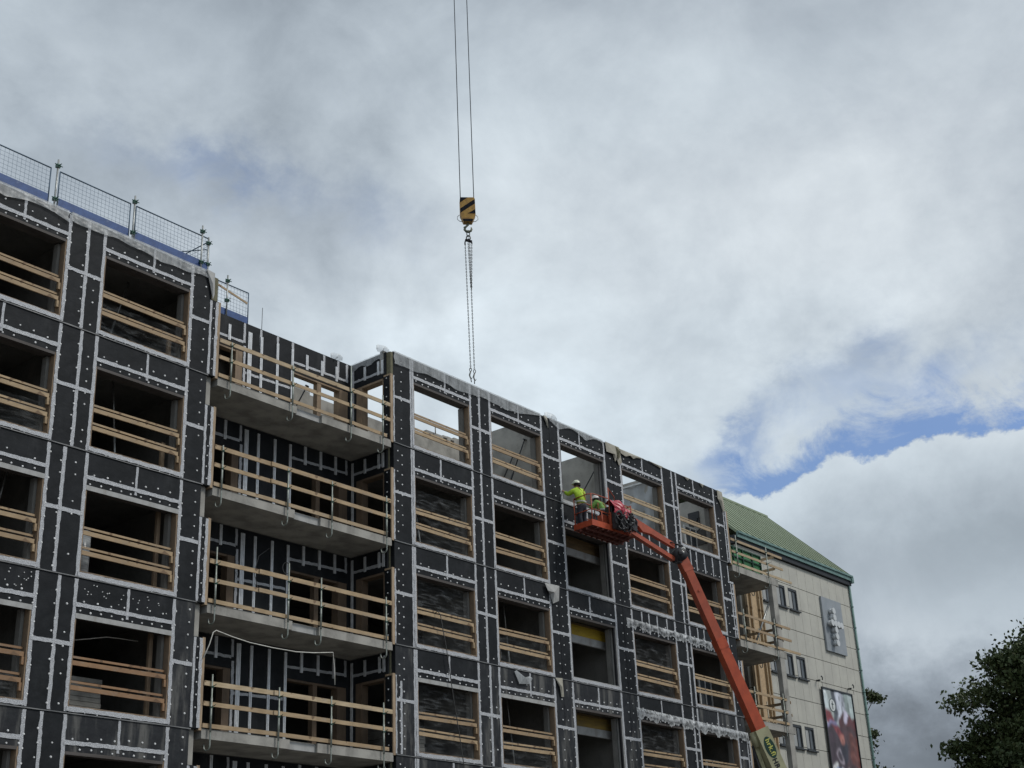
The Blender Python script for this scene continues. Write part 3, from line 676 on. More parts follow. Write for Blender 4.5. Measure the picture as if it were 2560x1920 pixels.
for wi, si in ((2,3),(1,3),(3,3),(4,2),(6,3)):
    a_, b_ = (WL_+WR_)[wi]; j = J[si]; x = a_+.5; r_ = empty('board_stack', (x, 1.6, j+.05), 'stack of pale plasterboards inside the %s, %s' % (wn[wi], sn[si]), 'boards', 'plasterboard stacks inside the storeys')
    q = MB()
    for k in range(9): q.box(x+rr.uniform(-.03,.03), x+1.25+rr.uniform(-.03,.03), 1.35, 2.6, j+.15+k*.11, j+.25+k*.11)
    q.build('boards', CONC, r_); q = MB(); q.box(x+.1, x+.2, 1.35, 2.6, j+.05, j+.149); q.build('bearer', WOOD, r_); q = MB(); q.box(x+1.0, x+1.1, 1.35, 2.6, j+.05, j+.149); q.build('bearer', WOOD, r_)
# push-pull props inside the roofless storey
for p, q in (((35.0,1.9,16.4),(35.30,1.0,18.7)), ((34.9,2.3,16.4),(35.30,1.5,18.3)), ((38.3,1.7,16.4),(38.95,.62,18.5)), ((42.2,1.9,17.3),(41.2,2.4,19.0)), ((45.6,2.0,16.4),(46.38,1.0,18.3)), ((45.3,2.0,16.4),(46.35,.85,17.9)), ((25.6,2.6,16.6),(26.1,2.0,18.2))):
    m_ = MB(); m_.tube([p, (Vector(p)+Vector(q))/2], .032, 8); m_.tube([(Vector(p)+Vector(q))/2, q], .022, 8); m_.disc(q, .07, Vector(p)-Vector(q), .02, 8, False)
    i = round(p[0], 1)
    nm_ = {35.0:'longer dark prop on the concrete wall in the second top opening right of the balconies', 34.9:'shorter dark prop on the concrete wall in the second top opening right of the balconies',
           38.3:'dark steel prop leaning behind the workers in the tall open bay', 42.2:'dark steel prop slanting in front of the pale sheeting in the top storey', 45.6:'longer steel prop in the top opening nearest the corner',
           45.3:'lower steel prop in the top opening nearest the corner', 25.6:'dark steel prop slanting in the top opening behind the balcony boards'}[i]
    tag(m_.build('wall_prop', mat('dark_prop', (.05,.055,.06), (.08,.08,.085), 5, .5, .4)), nm_, 'prop', 'steel wall props inside the top storey')
# white window units standing inside the last bay
for si, nm_ in ((0,'top storey'), (2,'third storey from the top'), (3,'fourth storey from the top')):
    x0, z0 = 45.1, J[si]+.1; h = 1.35
    u_ = empty('window_unit', (x0+.5, .9, z0), 'white framed window unit inside the last bay before the corner, %s' % sn[si], 'window', 'white window units stored indoors')
    q = MB(); q.box(x0, x0+.07, .9, .96, z0, z0+h); q.box(x0+.83, x0+.9, .9, .96, z0, z0+h); q.box(x0+.07, x0+.83, .9, .96, z0+h-.07, z0+h); q.box(x0+.07, x0+.83, .9, .96, z0, z0+.07); q.box(x0+.42, x0+.47, .905, .955, z0+.07, z0+h-.07)
    q.build('frame', PVC, u_); q = MB(); q.box(x0+.07, x0+.83, .92, .93, z0+.07, z0+h-.07); q.build('pane', GLASS, u_)

# ------------------------------------------------------------------ balcony guard rails
def hook_post(parent, x, j, ztop, zb=-.36, clamp=True, y=-.075, curl=1):
    p = MB()
    pts = [(x, y, ztop), (x, y, j+zb)]
    for k in range(1, 9):
        th = math.pi*k/8; pts.append((x, y+.11*(1-math.cos(th)), j+zb-.10*math.sin(th)))
    pts.append((x, y+.22, j+zb+.05))
    p.tube(pts, .019, 8)
    p.tube([(x, y, j-.05), (x, y, j+.75)], .025, 8)
    o = p.build('hook_post', PSTEEL, parent)
    c = MB()
    for z in (j+.56, j+1.04):
        c.tube([(x, y+.02, z-.02), (x, y-.13, z+.0), (x, y-.15, z+.02)], .010, 6)
        c.box(x-.03, x+.03, y-.035, y+.03, z-.04, z-.015)
    c.build('clamp', GREENST, o)
    return o
brn = ['topmost', 'second', 'third', 'lowest visible']
posts = [[(21.50,17.41),(23.67,17.45),(25.90,18.14),(27.20,17.60)], [(21.35,14.46),(23.58,14.40),(25.19,14.42),(27.33,14.5)], [(21.30,11.75),(23.68,11.8),(24.83,11.62),(27.29,11.53)], [(21.33,8.60),(23.45,8.55),(25.24,8.54),(27.17,8.60)]]
for si in range(4):
    j = J[si]; g_ = empty('balcony_guard_rail', (24.3, -.02, j), 'timber boards on hooked steel posts along the %s wide balcony of the recess' % brn[si], 'guard rail', 'guard rails of the wide balconies')
    spl = (25.9, 23.0, 22.7, 23.3)[si]
    for k, (z, hh) in enumerate(((j+1.04, .115), (j+.56, .105), (j+.045, .10))):
        m_ = MB(); s1 = random.uniform(.0, .02)
        m_.obox((21.13, -.022, z+.055), (spl+.2, -.022, z+.06+s1), .03, hh)
        m_.obox((spl, -.054 if k < 2 else -.012, z+.06+s1), (27.53 if k < 2 else 27.42, -.054 if k < 2 else -.012, z+.065), .03, hh)
        m_.build('board', WOOD if (si+k) % 3 else mat('pale_pine', (.56,.44,.29), (.44,.34,.21), 1.7, .7, extra=grain), g_)
    for x, zt in posts[si]: hook_post(g_, x, j, zt)
for si in range(3):
    j = J[si]; g_ = empty('balcony_guard_rail', (49, -.02, j), 'timber boards on two hooked steel posts round the %s narrow end balcony' % ('topmost', 'second', 'third')[si], 'guard rail', 'guard rails of the narrow end balconies')
    for k, z in enumerate((j+1.0, j+.50, j+.05)):
        m_ = MB(); m_.obox((46.98, -.022, z+.05), ((51.1, 51.1, 51.75)[k] if si < 2 else 50.1, -.022, z+.05), .03, .10); m_.build('board', WOODN if si == 0 else WOOD, g_)
        if k < 2: m_ = MB(); m_.obox((50.50, .02, z+.0), (50.50, 1.9, z-.0), .03, .11); m_.build('board', WOOD, g_)
    for x in ((47.3, 49.72) if si != 2 else (47.5, 49.72)): hook_post(g_, x, j, j+1.25)
    p = MB(); p.tube([(50.52, 1.1, j+1.2), (50.52, 1.1, j-.3), (50.48, 1.1, j-.42), (50.36, 1.1, j-.45), (50.28, 1.1, j-.36)], .018, 8); p.build('hook_post', PSTEEL, g_)
# green formwork on the top right balcony
f_ = empty('steel_formwork', (48.6, .4, 16.4), 'green steel framed formwork panel standing on the topmost end balcony', 'formwork')
q = MB(); q.box(47.0, 50.0, .40, .44, 16.40, 17.30); q.build('sheet', GREENF, f_)
q = MB()
for x in (47.0, 47.75, 48.5, 49.25, 49.93): q.box(x, x+.06, .34, .398, 16.40, 17.30)
for z in (16.40, 16.86, 17.25): q.box(47.06, 49.93, .345, .396, z, z+.05)
q.build('frame', GFR, f_)
# timber and prop on second right balcony
m_ = MB(); m_.tube([(49.2, .7, 13.35), (49.95, .25, 15.15)], .045, 8); m_.tube([(49.8,.33,14.75),(50.05,.2,15.4)], .03, 8); tag(m_.build('wall_prop', STEEL), 'grey steel prop leaning from the second end balcony up to the concrete column', 'prop')

# cladding boards at the joint to the old building
q_ = empty('chipboard_hoarding', (51.8, 1.9, 0), 'tall chipboard sheets with timber battens closing the joint to the old building', 'hoarding')
q = MB(); q.box(50.95, 52.2, 1.80, 1.83, 1, 16.9); q.build('sheet', PLY, q_)
for x in (50.9, 51.25, 51.95, 52.2):
    q = MB(); q.box(x, x+.07, 1.70, 1.798, 1, 16.95); q.build('batten', WOODN, q_)

# ------------------------------------------------------------------ roof edge protection fences
def mesh_fence(name, label, x0, x1, y, z0, zt, toe=.24, dirx=True):
    f_ = empty(name, ((x0+x1)/2, y, z0), label, 'fence', 'blue mesh edge protection panels on the roof')
    q = MB(); 
    q.tube([(x0,y,zt),(x1,y,zt)], .018, 6); q.tube([(x0,y,z0),(x0,y,zt)], .017, 6); q.tube([(x1,y,z0),(x1,y,zt)], .017, 6); q.build('frame', WIRE, f_)
    q = MB()
    for x in np.arange(x0+.1, x1, .115): q.box(x-.0024, x+.0024, y-.0024, y+.0024, z0+toe, zt)
    for z in np.arange(z0+toe+.06, zt, .115): q.box(x0, x1, y-.0024, y+.0024, z-.0024, z+.0024)
    q.build('wire_mesh', WIRE, f_)
    q = MB(); q.box(x0+.02, x1-.02, y-.02, y-.008, z0, z0+toe); q.build('toe_board', BLUE, f_)
mesh_fence('mesh_fence', 'blue mesh fence panel on the roof edge at the left frame edge', 13.6, 16.12, .6, 19.64, 20.64)
mesh_fence('mesh_fence', 'blue mesh fence panel on the roof edge between the first and second posts', 16.38, 18.50, .6, 19.64, 20.64)
mesh_fence('mesh_fence', 'blue mesh fence panel on the roof edge right of the second post', 18.68, 21.10, .6, 19.64, 20.64)
mesh_fence('mesh_fence', 'short blue mesh fence panel standing above the recess wall', 22.35, 23.68, 1.95, 19.36, 20.40)
f_ = empty('mesh_fence', (21.15, 1.2, 19.6), 'blue mesh fence panel turned back from the roof corner', 'fence', 'blue mesh edge protection panels on the roof')
q = MB()
for yy in (.68, 2.0): q.tube([(21.14,yy,19.5),(21.14,yy,20.6)], .016, 6)
q.tube([(21.14,.68,20.6),(21.14,2.0,20.6)], .016, 6); q.tube([(21.05,.62,20.3),(20.6,1.9,20.5)], .014, 6); q.build('frame', WIRE, f_)
q = MB()
for yy in np.arange(.75, 2, .12): q.box(21.137, 21.142, yy-.0025, yy+.0025, 19.7, 20.6)
for z in np.arange(19.75, 20.6, .12): q.box(21.137, 21.142, .68, 2.0, z-.0025, z+.0025)
q.build('wire_mesh', WIRE, f_)
q = MB(); q.box(8.9, 20.9, .0+.42, .44, 19.18, 19.30); q.build('roof_upstand', CONCI, bld)
for x, y_, zt, z0, lb in ((16.28,.56,20.93,19.15,'first from the left'), (18.60,.56,20.9,19.15,'second from the left'), (20.83,.56,20.93,19.15,'third, just before the roof corner'), (21.08,.6,20.68,19.2,'at the roof corner'), (22.85,1.9,20.66,19.2,'above the recess wall')):
    p_ = empty('fence_post', (x, y_, z0), 'galvanised roof fence post with clamps, %s' % lb, 'post', 'fence posts on the roof')
    q = MB(); q.tube([(x,y_,z0),(x,y_,zt)], .026, 10); q.build('pole', STEEL, p_)
    for z in (zt-.18, z0+.65):
        q = MB(); q.box(x-.05, x+.05, y_-.045, y_+.045, z-.05, z+.04); q.tube([(x-.12,y_-.05,z),(x+.10,y_-.05,z-.01)], .012, 6); q.tube([(x+.02,y_-.12,z+.02),(x+.02,y_+.1,z+.02)], .012, 6); q.build('clamp', GREENST, p_)
q = MB(); q.obox((22.5,1.90,20.24),(23.60,1.90,20.02), .025, .06); tag(q.build('timber_batten', WOOD), 'slanting timber batten fixed to the short roof fence above the recess', 'batten')
q = MB(); q.tube([(24.09,1.8,19.1),(24.10,1.8,20.02)], .009, 6); tag(q.build('steel_rod', mat('dark_rod', (.06,.065,.07), None, 5, .5)), 'thin dark steel rod sticking up behind the recess parapet', 'rod')

# ------------------------------------------------------------------ cables
q = MB(); q.tube([(29.42,.10,11.42),(29.46,-.04,11.49),(29.52,-.09,11.40),(29.76,-.10,10.35),(29.98,-.10,9.14),(30.23,-.10,7.95),(30.38,-.10,7.16),(30.5,-.12,5.5),(30.6,-.1,4)], .014, 6)
tag(q.build('hanging_rope', GALV), 'dark rope hanging down from the boards of an opening right of the balconies', 'rope')
wp = [(21.05,8.96),(21.21,9.31),(21.31,9.62),(21.4,9.68),(21.91,9.6),(22.47,9.54),(23.22,9.52),(24.01,9.53),(24.61,9.59),(25.30,9.7),(25.36,9.28),(25.38,8.86)]
q = MB(); q.tube([(x,-.05,z) for x, z in wp], .012, 6); tag(q.build('white_cable', WHITEC), 'white cable sagging across the recess above the lowest visible wide balcony', 'cable')
q = MB(); q.tube([(17.99,.8,9.08),(18.52,.8,9.2),(18.89,.8,9.29),(19.27,.8,9.31),(19.77,.8,9.32)], .012, 6); tag(q.build('white_cable', WHITEC), 'short white cable inside the lowest full opening left of the balconies', 'cable')
q = MB(); q.tube([(24.4,1.55,12.7),(24.0,1.5,12.4),(23.85,1.5,11.9),(24.0,1.5,11.5)], .01, 6)
for k in range(1): q.tube([(25.0+.14*math.cos(a), 1.5, 12.25+.16*math.sin(a)) for a in np.linspace(0, 6.28, 17)[:-1]], .012, 6, closed=True)
tag(q.build('cable_coil', mat('grey_cable', (.2,.2,.2), None, 5, .6)), 'grey cable coil hanging on the black wall above the third wide balcony', 'cable')
for si in range(4):    # roll of wrap, small clutter
    pass

# ------------------------------------------------------------------ old building
ob = empty('office_building', (57, 6, 0), 'older building with pale concrete panels, green standing seam roof and a cross sign', 'building')
YW = 2.0; X0, X1 = 51.0, 61.56; ZW = 18.42
wins = [(52.88, 53.70), (54.15, 54.97), (55.25, 56.07)]
wz = [(16.27-3.07*k, 17.25-3.07*k) for k in range(6)]
xj = [X0+.76*k for k in range(15) if X0+.76*k < X1-.2]+[X1]; zj = [0]+[17.38-1.025*k for k in range(16, -1, -1)]+[ZW]
xb = sorted(set([round(v, 3) for v in xj]+[round(v, 3) for w_ in wins for v in w_]))
zb = sorted(set([round(v, 3) for v in zj]+[round(v, 3) for w_ in wz for v in w_]))
xjs = {round(v, 3) for v in xj}; zjs = {round(v, 3) for v in zj}
wmb = MB(); wmb.mi = 0
for i in range(len(xb)-1):
    for k in range(len(zb)-1):
        a, b, c, d = xb[i], xb[i+1], zb[k], zb[k+1]; cx, cz = (a+b)/2, (c+d)/2
        if any(p < cx < q for p, q in wins) and any(p < cz < q for p, q in wz): continue
        wmb.box(a+(.008 if a in xjs and a > X0 else 0), b-(.008 if b in xjs and b < X1 else 0), YW, YW+.08, c+(.014 if c in zjs else 0), d-(.014 if d in zjs else 0))
wmb.box(X1-.08, X1, YW+.081, 14, 0, ZW)
wmb.mi = 1; zl = [0]+sorted([v for w_ in wz for v in w_])+[ZW]
for a, b in zip([X0]+[w_[1] for w_ in wins], [w_[0] for w_ in wins]+[X1-.081]): wmb.box(a, b, YW+.081, YW+.3, 0, ZW)
for w_ in wins:
    for c, d in zip([0]+[w2[1] for w2 in reversed(wz)], [w2[0] for w2 in reversed(wz)]+[ZW]): wmb.box(w_[0]+.001, w_[1]-.001, YW+.082, YW+.3, c, d)
wmb.box(X0, X1-.1, 13.9, 14, 0, ZW)
wmb.build('wall', [OLDW, JOINT], ob)
for c, d in wz:
    for k, (a, b) in enumerate(wins):
        q = MB(); w = .06; y0, y1 = YW+.012, YW+.09
        q.box(a+.002, a+w, y0, y1, c, d); q.box(b-w, b-.002, y0, y1, c, d); q.box(a+w, b-w, y0, y1, d-w*1.6, d-.002); q.box(a+w, b-w, y0, y1, c+.002, c+w); q.box(a+.40, a+.45, y0+.01, y1, c+w, d-w*1.6)
        wo_ = q.build('window', FRAME, ob)
        q = MB(); q.box(a+w, b-w, YW+.055, YW+.06, c+w, d-w); q.build('pane', GLASS, wo_)
        q = MB(); q.box(a+w+.0, a+w+.36, YW+.048, YW+.053, c+w, d-w*1.6); q.build('curtain', CURT, wo_)
        q = MB(); q.box(a-.06, b+.06, YW-.10, YW+.02, c-.07, c-.012); q.build('sill', FRAME, wo_)
# roof
RX0, RX1, EY, EZ, RY, RZ = 50.9, 61.66, 1.85, 18.95, 6.0, 22.92
q = MB(); th = .10
q.add([(RX0,EY,EZ),(RX1,EY,EZ),(RX1,RY,RZ),(RX0,RY,RZ),(RX0,2*RY-EY+2,EZ),(RX1,2*RY-EY+2,EZ),(RX0,EY,EZ-th),(RX1,EY,EZ-th),(RX1,RY,RZ-th),(RX0,RY,RZ-th),(RX0,2*RY-EY+2,EZ-th),(RX1,2*RY-EY+2,EZ-th)],
      [(0,1,2,3),(3,2,5,4),(7,6,9,8),(8,9,10,11),(1,7,8,2),(2,8,11,5),(6,0,3,9),(9,3,4,10),(0,6,7,1),(4,5,11,10)])
d_ = Vector((0, RY-EY, RZ-EZ)); nrm = Vector((0, -d_.z, d_.y)).normalized()
x = RX1-.02
while x > RX0:
    p0 = Vector((x, EY+.01, EZ+.02))+nrm*.012; p1 = Vector((x, RY, RZ))+nrm*.012; q.mi = 1; q.obox(p0, p1, .10, .03, side=nrm); x -= .56
q.mi = 0; q.box(RX0, RX1, RY-.09, RY+.09, RZ-.05, RZ+.05)
q.build('roof', [GROOF, mat('shaded_roof_seam', (.16, .20, .125), (.14, .175, .11), 2, .6)], ob)  # seams in a darker green that paints in their shadow side
q = MB(); q.add([(X1-.07,YW+.1,ZW),(X1-.07,13.9,ZW),(X1-.07,RY,RZ-.15),(X1-.12,YW+.1,ZW),(X1-.12,13.9,ZW),(X1-.12,RY,RZ-.15)], [(0,1,2),(5,4,3),(0,2,5,3),(2,1,4,5)]); q.build('gable', OLDW, ob)
q = MB(); q.box(50.9, RX1+.06, 1.80, 1.86, 18.66, 18.92); q.box(50.9, RX1+.06, 1.74, 1.80, 18.84, 18.93); q.box(RX1-.1, RX1+.12, 1.76, 2.0, 18.58, 18.86); q.build('fascia', TEAL, ob)
q = MB(); q.box(50.9, RX1, 1.87, 2.6, 18.44, 18.80); q.build('eaves', DKFR, ob)
q = MB(); q.tube([(61.53,1.93,18.6),(61.53,1.93,.2)], .055, 10)
for k in range(17): q.tube([(61.53,1.93,17.4-1.02*k-.03),(61.53,1.93,17.4-1.02*k+.03)], .07, 10)
q.build('downpipe', TEAL, ob)
# cross sign
sg = empty('cross_sign', (59.4, 1.95, 14.8), 'grey plate with a cross made of round pale discs, high on the old building', 'sign')
q = MB(); q.box(58.26, 60.24, 1.90, 1.985, 14.83, 17.36); q.build('plate', SIGNG, sg)
for dx, dz in ((58.93,16.72),(58.94,16.41),(58.66,16.13),(58.96,16.13),(59.27,16.12),(59.57,16.11),(58.96,15.83),(58.96,15.53),(58.96,15.22)):
    q = MB(); q.tube([(dx, 1.90, dz), (dx, 1.70, dz)], .125, 20); q.disc((dx,1.70,dz), .15, (0,-1,0), .05, 24, False); q.build('disc', DISC, sg)

# banner: a printed picture, painted cell by cell on its cloth
def banner():
    bn = empty('printed_banner', (58.7, 1.95, 7.2), 'tall printed banner with a coffee pouring picture and a round cross badge', 'banner')
    a, b, zt, zb_ = 57.18, 60.04, 12.98, 7.4; nx, nz = 70, 130
    vs = [(a+(b-a)*i/nx, 1.90+.012*math.sin(i*.3), zt+(zb_-zt)*k/nz) for k in range(nz+1) for i in range(nx+1)]
    fs = [(k*(nx+1)+i, k*(nx+1)+i+1, (k+1)*(nx+1)+i+1, (k+1)*(nx+1)+i) for k in range(nz) for i in range(nx)]
    me = bpy.data.meshes.new('cloth'); me.from_pydata([(x-58.7, y-1.95, z-7.2) for x, y, z in vs], [], fs)
    ca = me.color_attributes.new('print', 'FLOAT_COLOR', 'POINT')
    rr = np.random.default_rng(3); ph = rr.uniform(0, 6, 8)
    def lin(c): return np.array([((k/255+.055)/1.055)**2.4 for k in c])
    cols = []
    for x, y, z in vs:
        u = (x-a)/(b-a); v = (12.98-z)/3.4
        wu = u+.02*math.sin(v*17+ph[0])+.012*math.sin(v*31+ph[1]); wv = v+.02*math.sin(u*13+ph[2])+.014*math.sin(u*29+ph[3])
        c = lin((150,160,160))
        if wv < .42:
            c = lin([(186,196,198),(150,158,156),(66,70,78),(196,200,212),(152,156,166),(128,140,138),(170,182,182)][int(max(0, min(.999, wu))*7)])
        if wu > .45 and wv > .27+.25*abs(wu-.62): c = lin((74,38,42))
        if wu > .75 and wv > .30: c = lin((88,44,48))
        if wv > .45: c = lin((70,46,50)) if wu > .5 else lin((58,44,54))
        if ((wu-.68)/.07)**2+((wv-.33)/.09)**2 < 1: c = lin((196,190,210))
        d = wv-(.22+.62*wu)
        if wu < .52 and 0 < d < .13+.05*wu*2: c = lin((120,48,54))
        if wu < .40 and .0 < (wv-.42) < .05: c = lin((120,116,150))
        if ((wu-.46)/.07)**2+((wv-.60)/.07)**2 < 1: c = lin((170,110,100))
        if ((wu-.50)/.15)**2+((wv-.79)/.13)**2 < 1: c = lin((40,38,52))
        if ((wu-.34)/.10)**2+((wv-.86)/.10)**2 < 1 and ((wu-.34)/.07)**2+((wv-.86)/.07)**2 > 1: c = lin((150,140,150))
        if wu > .72 and .55 < wv < .95: c = lin((96,50,44)) if (wv*7) % 1 < .6 else lin((112,66,58))
        if wu < .2 and wv > .98-.1*wu: c = lin((200,200,200))
        if .16 < wu < .34 and wv > 1.02: c = lin((110,130,170))
        if .34 < wu < .58 and wv > 1.0: c = lin((200,195,200))
        if wu > .62 and wv > 1.08: c = lin((205,200,200))
        if v > 1.25: c = lin((120,90,80))*(1+.3*math.sin(u*20+v*9))
        cols.append((*np.clip(c*1.25, 0, 1), 1))
    im = np.array(cols, dtype=np.float32).reshape(nz+1, nx+1, 4)
    for _ in range(3):
        pd = np.pad(im, ((1,1),(1,1),(0,0)), mode='edge'); im = (pd[:-2,1:-1]+pd[2:,1:-1]+pd[1:-1,:-2]+pd[1:-1,2:]+im*2)/6
    gx = np.repeat(np.repeat(rr.normal(0, 1, ((nz+1)//5+2, (nx+1)//4+2)), 5, 0), 4, 1)[:nz+1, :nx+1, None]
    im[..., :3] = np.clip(im[..., :3]*(1+.16*gx)+.01, 0, 1)
    pd = np.pad(im, ((1,1),(1,1),(0,0)), mode='edge'); im = (pd[:-2,1:-1]+pd[2:,1:-1]+pd[1:-1,:-2]+pd[1:-1,2:]+im*2)/6
    ca.data.foreach_set('color', im.astype(np.float32).ravel())
    mt = bpy.data.materials.new('banner_print'); mt.use_nodes = True; t = NT(mt.node_tree)
    at = t.n('ShaderNodeAttribute', attribute_name='print'); t.L.new(at.outputs[0], t.N['Principled BSDF'].inputs['Base Color']); t.N['Principled BSDF'].inputs['Roughness'].default_value = .5
    me.materials.append(mt); o = bpy.data.objects.new('cloth', me); COL.objects.link(o); o.parent = bn; WL[o] = Vector((58.7,1.95,7.2))
    q = MB(); q.box(a-.05, b+.05, 1.86, 1.93, zt, zt+.06); q.box(a-.05, a-.01, 1.86, 1.93, zb_, zt); q.box(b+.01, b+.05, 1.86, 1.93, zb_, zt); q.build('edge_frame', FRAME, bn)
    bx, bz = 57.95, 12.30
    q = MB(); q.mi = 1; q.disc((bx,1.885,bz), .30, (0,-1,0), .004, 28, False); q.mi = 0; q.disc((bx,1.881,bz), .265, (0,-1,0), .004, 28, False)
    q.mi = 1; q.box(bx-.022, bx+.022, 1.868, 1.876, bz-.18, bz+.17); q.box(bx-.10, bx+.10, 1.868, 1.8755, bz+.03, bz+.07)
    q.build('badge', [mat('badge_white', (.70,.72,.72), None, 4, .5), mat('badge_dark', (.04,.075,.07), None, 4, .5)], bn)
    for x in (56.9, 59.95):
        k_ = tag(empty('banner_bracket', (x, 1.8, 13.2), 'small dark bracket above the %s corner of the printed banner' % ('left' if x < 58 else 'right'), 'bracket', 'brackets above the banner'))
        q = MB(); q.box(x-.03, x+.03, 1.80, 1.98, 13.24, 13.31); q.tube([(x-.06,1.7,13.40),(x+.02,1.72,13.45),(x+.09,1.72,13.38),(x+.06,1.72,13.28)], .025, 6); q.build('bracket_arm', FRAME, k_)
        q = MB(); q.tube([(x+.02,1.74,13.22),(x+.3,1.86,13.04)], .008, 6); q.build('cord', FRAME, k_)
banner()

# ------------------------------------------------------------------ boom lift
K = Vector((39.95, -1.95, 14.83)); BB = Vector((42.42, -3.4, 7.63)); dm = (BB-K).normalized()
head2 = Vector((dm.x, dm.y, 0)).normalized(); side = Vector((head2.y, -head2.x, 0)); side = side if side.y < 0 else -side
bl = empty('boom_lift', (44.6, -4.7, 0), 'orange articulated boom lift with tan lower boom, lifting a work basket to the top storey', 'boom lift')
def along(z): return K+dm*((z-K.z)/dm.z)
# main boom sections
s1 = along(11.95); s2 = along(8.95); s3 = along(2.3)
q = MB(); q.obox(K+dm*.35, s1+dm*.4, .30, .30, side=side, w2=.34, h2=.30)
q.obox(K+dm*.12, K+dm*.6, .36, .24, side=side, w2=.36, h2=.32)
q.disc(K+dm*1.35+side*.155-dm.cross(side)*.03, .05, side, .02, 12, False)
q.build('upper_boom', ORANGE2, bl)
q = MB(); q.obox(s1, s2+dm*.4, .35, .33, side=side, w2=.40, h2=.36); q.obox(s1-dm*.02, s1+dm*.36, .385, .36, side=side)
for k in (-1, 1):
    for m_ in (.06, .34): q.disc(s1+dm*m_+side*.182+dm.cross(side)*.15*k, .016, side, .012, 8)
q.build('middle_boom', ORANGE, bl)
q = MB(); q.obox(s2, s3, .52, .42, side=side, w2=.56); 
lo = q.build('lower_boom', TAN, bl)
q = MB(); up_ = side.cross(dm).normalized()      # reads to the right along the text's up direction
pc = s2+dm*.66
k = 28; rg = [pc+side*.212+dm*(.37*math.cos(2*math.pi*i/k))+up_*(.19*math.sin(2*math.pi*i/k)) for i in range(k)]
vs = rg+[p+side*.004 for p in rg]; q.add(vs, [tuple(range(k, 2*k))]+[(i, (i+1) % k, k+(i+1) % k, k+i) for i in range(k)]); q.build('round_decal', LOGOG, lo)
def text(txt, size, center, xa, ya, nrm, m, parent, name, bold=.0, sx=1.0):
    cu = bpy.data.curves.new(name, 'FONT'); cu.body = txt; cu.size = size; cu.align_x = 'CENTER'; cu.align_y = 'CENTER'; cu.extrude = .003; cu.offset = bold; cu.resolution_u = 4; cu.space_character = 1.1
    o = bpy.data.objects.new(name, cu); COL.objects.link(o); bpy.context.view_layer.update()
    me = bpy.data.meshes.new_from_object(o.evaluated_get(bpy.context.evaluated_depsgraph_get())); bpy.data.objects.remove(o)
    me.materials.clear(); me.materials.append(m); me.name = name
    M = Matrix((xa*sx, ya, nrm)).transposed().to_4x4(); o = bpy.data.objects.new(name, me); COL.objects.link(o); o.parent = parent
    M.translation = Vector(center)-WL[parent]; o.matrix_local = M; WL[o] = Vector(center); return o
ya = side.cross(dm)
text('hrk.fi', .25, pc+side*.220+ya*.01, dm, ya, side, YEL, lo, 'lettering', .005)
text('HR', .24, s2+dm*1.20+side*.2155-ya*.04, dm, ya, side, BLKT, lo, 'lettering', .010)
# tower link, turret and chassis (below the frame of the photograph)
q = MB(); q.obox(s2+dm*.15-up_*.30-side*.10, s2+dm*3.6-up_*.62-side*.1, .14, .12, side=side); q.tube([s2+dm*.0-up_*.28, s2+dm*.5-up_*.33], .10, 10)
q.build('link_arm', TAN, bl)
q = MB(); q.tube([s2+dm*.4-up_*.42-side*.1, s2+dm*3.5-up_*.8-side*.1], .045, 10); q.build('cylinder', BLACK, bl)
b0 = s3; q = MB(); q.box(b0.x-1.3, b0.x+1.3, b0.y-.9, b0.y+.9, 1.15, 2.3); q.build('turret', TAN, bl)
q = MB(); q.box(b0.x-1.6, b0.x+1.6, b0.y-.8, b0.y+.8, .55, 1.1); q.build('chassis', ORANGE, bl)
for sx in (-1.25, 1.25):
    for sy in (-1.1, 1.1):
        q = MB(); q.tube([(b0.x+sx, b0.y+sy-.18, .48), (b0.x+sx, b0.y+sy+.18, .48)], .48, 20); q.build('wheel', BLACK, bl)
# knuckle
q = MB(); q.tube([K-side*.22+Vector((-.12,0,-.02)), K+side*.24+Vector((-.12,0,-.02))], .235, 18); q.disc(K+side*.24+Vector((-.20,0,.0)), .10, side, .05, 12); q.box(K.x-.36, K.x-.02, K.y-.1, K.y+.1, K.z-.30, K.z-.05); q.build('knuckle', BLACK, bl)
q = MB(); q.disc(K+side*.25+Vector((.02,0,.16)), .09, side, .05, 12); q.disc(K+side*.25+Vector((-.05,0,.02)), .05, side, .06, 10); q.tube([K+side*.26+Vector((-.15,0,.1)), K+side*.28+Vector((0,0,.22)), K+side*.26+Vector((.14,0,.12)), K+side*.26+Vector((.1,0,-.08))], .03, 8); q.build('valve_block', STEEL, bl)
# jib: two parallel arms
JA = Vector((37.55, -1.62, 15.52)); JB = Vector((39.72, -1.93, 15.02))
q = MB()
q.obox((37.72,-1.62,15.60), (39.62,-1.91,15.13), .13, .20, side=(0,-1,0)) if 0 else None
def slab(pts, y0, th):      # polygon in xz with y following the jib, thickness th
    n = len(pts); f = lambda x: -1.60-(x-37.5)*.14
    vs = [(x, f(x)+y0-th/2, z) for x, z in pts]+[(x, f(x)+y0+th/2, z) for x, z in pts]
    q.add(vs, [tuple(range(n)), tuple(range(2*n-1, n-1, -1))]+[(i, n+i, n+(i+1) % n, (i+1) % n) for i in range(n)])
slab([(37.58,15.80),(37.56,15.58),(37.85,15.50),(38.05,15.34),(38.45,15.33),(39.62,15.03),(39.64,15.22)], 0, .13)
q.build('upper_jib_arm', ORANGE2, bl)
q = MB(); slab([(37.45,15.33),(37.47,15.18),(39.55,14.57),(39.62,14.71)], .02, .16); q.build('lower_jib_arm', ORANGE2, bl)
q = MB(); slab([(37.62,15.79),(37.62,15.765),(39.62,15.205),(39.62,15.235)], 0, .05); q.tube([(39.4,-1.95,15.2),(39.9,-2.1,15.15),(40.2,-2.15,14.95)], .02, 6); q.build('hose', BLACK, bl)
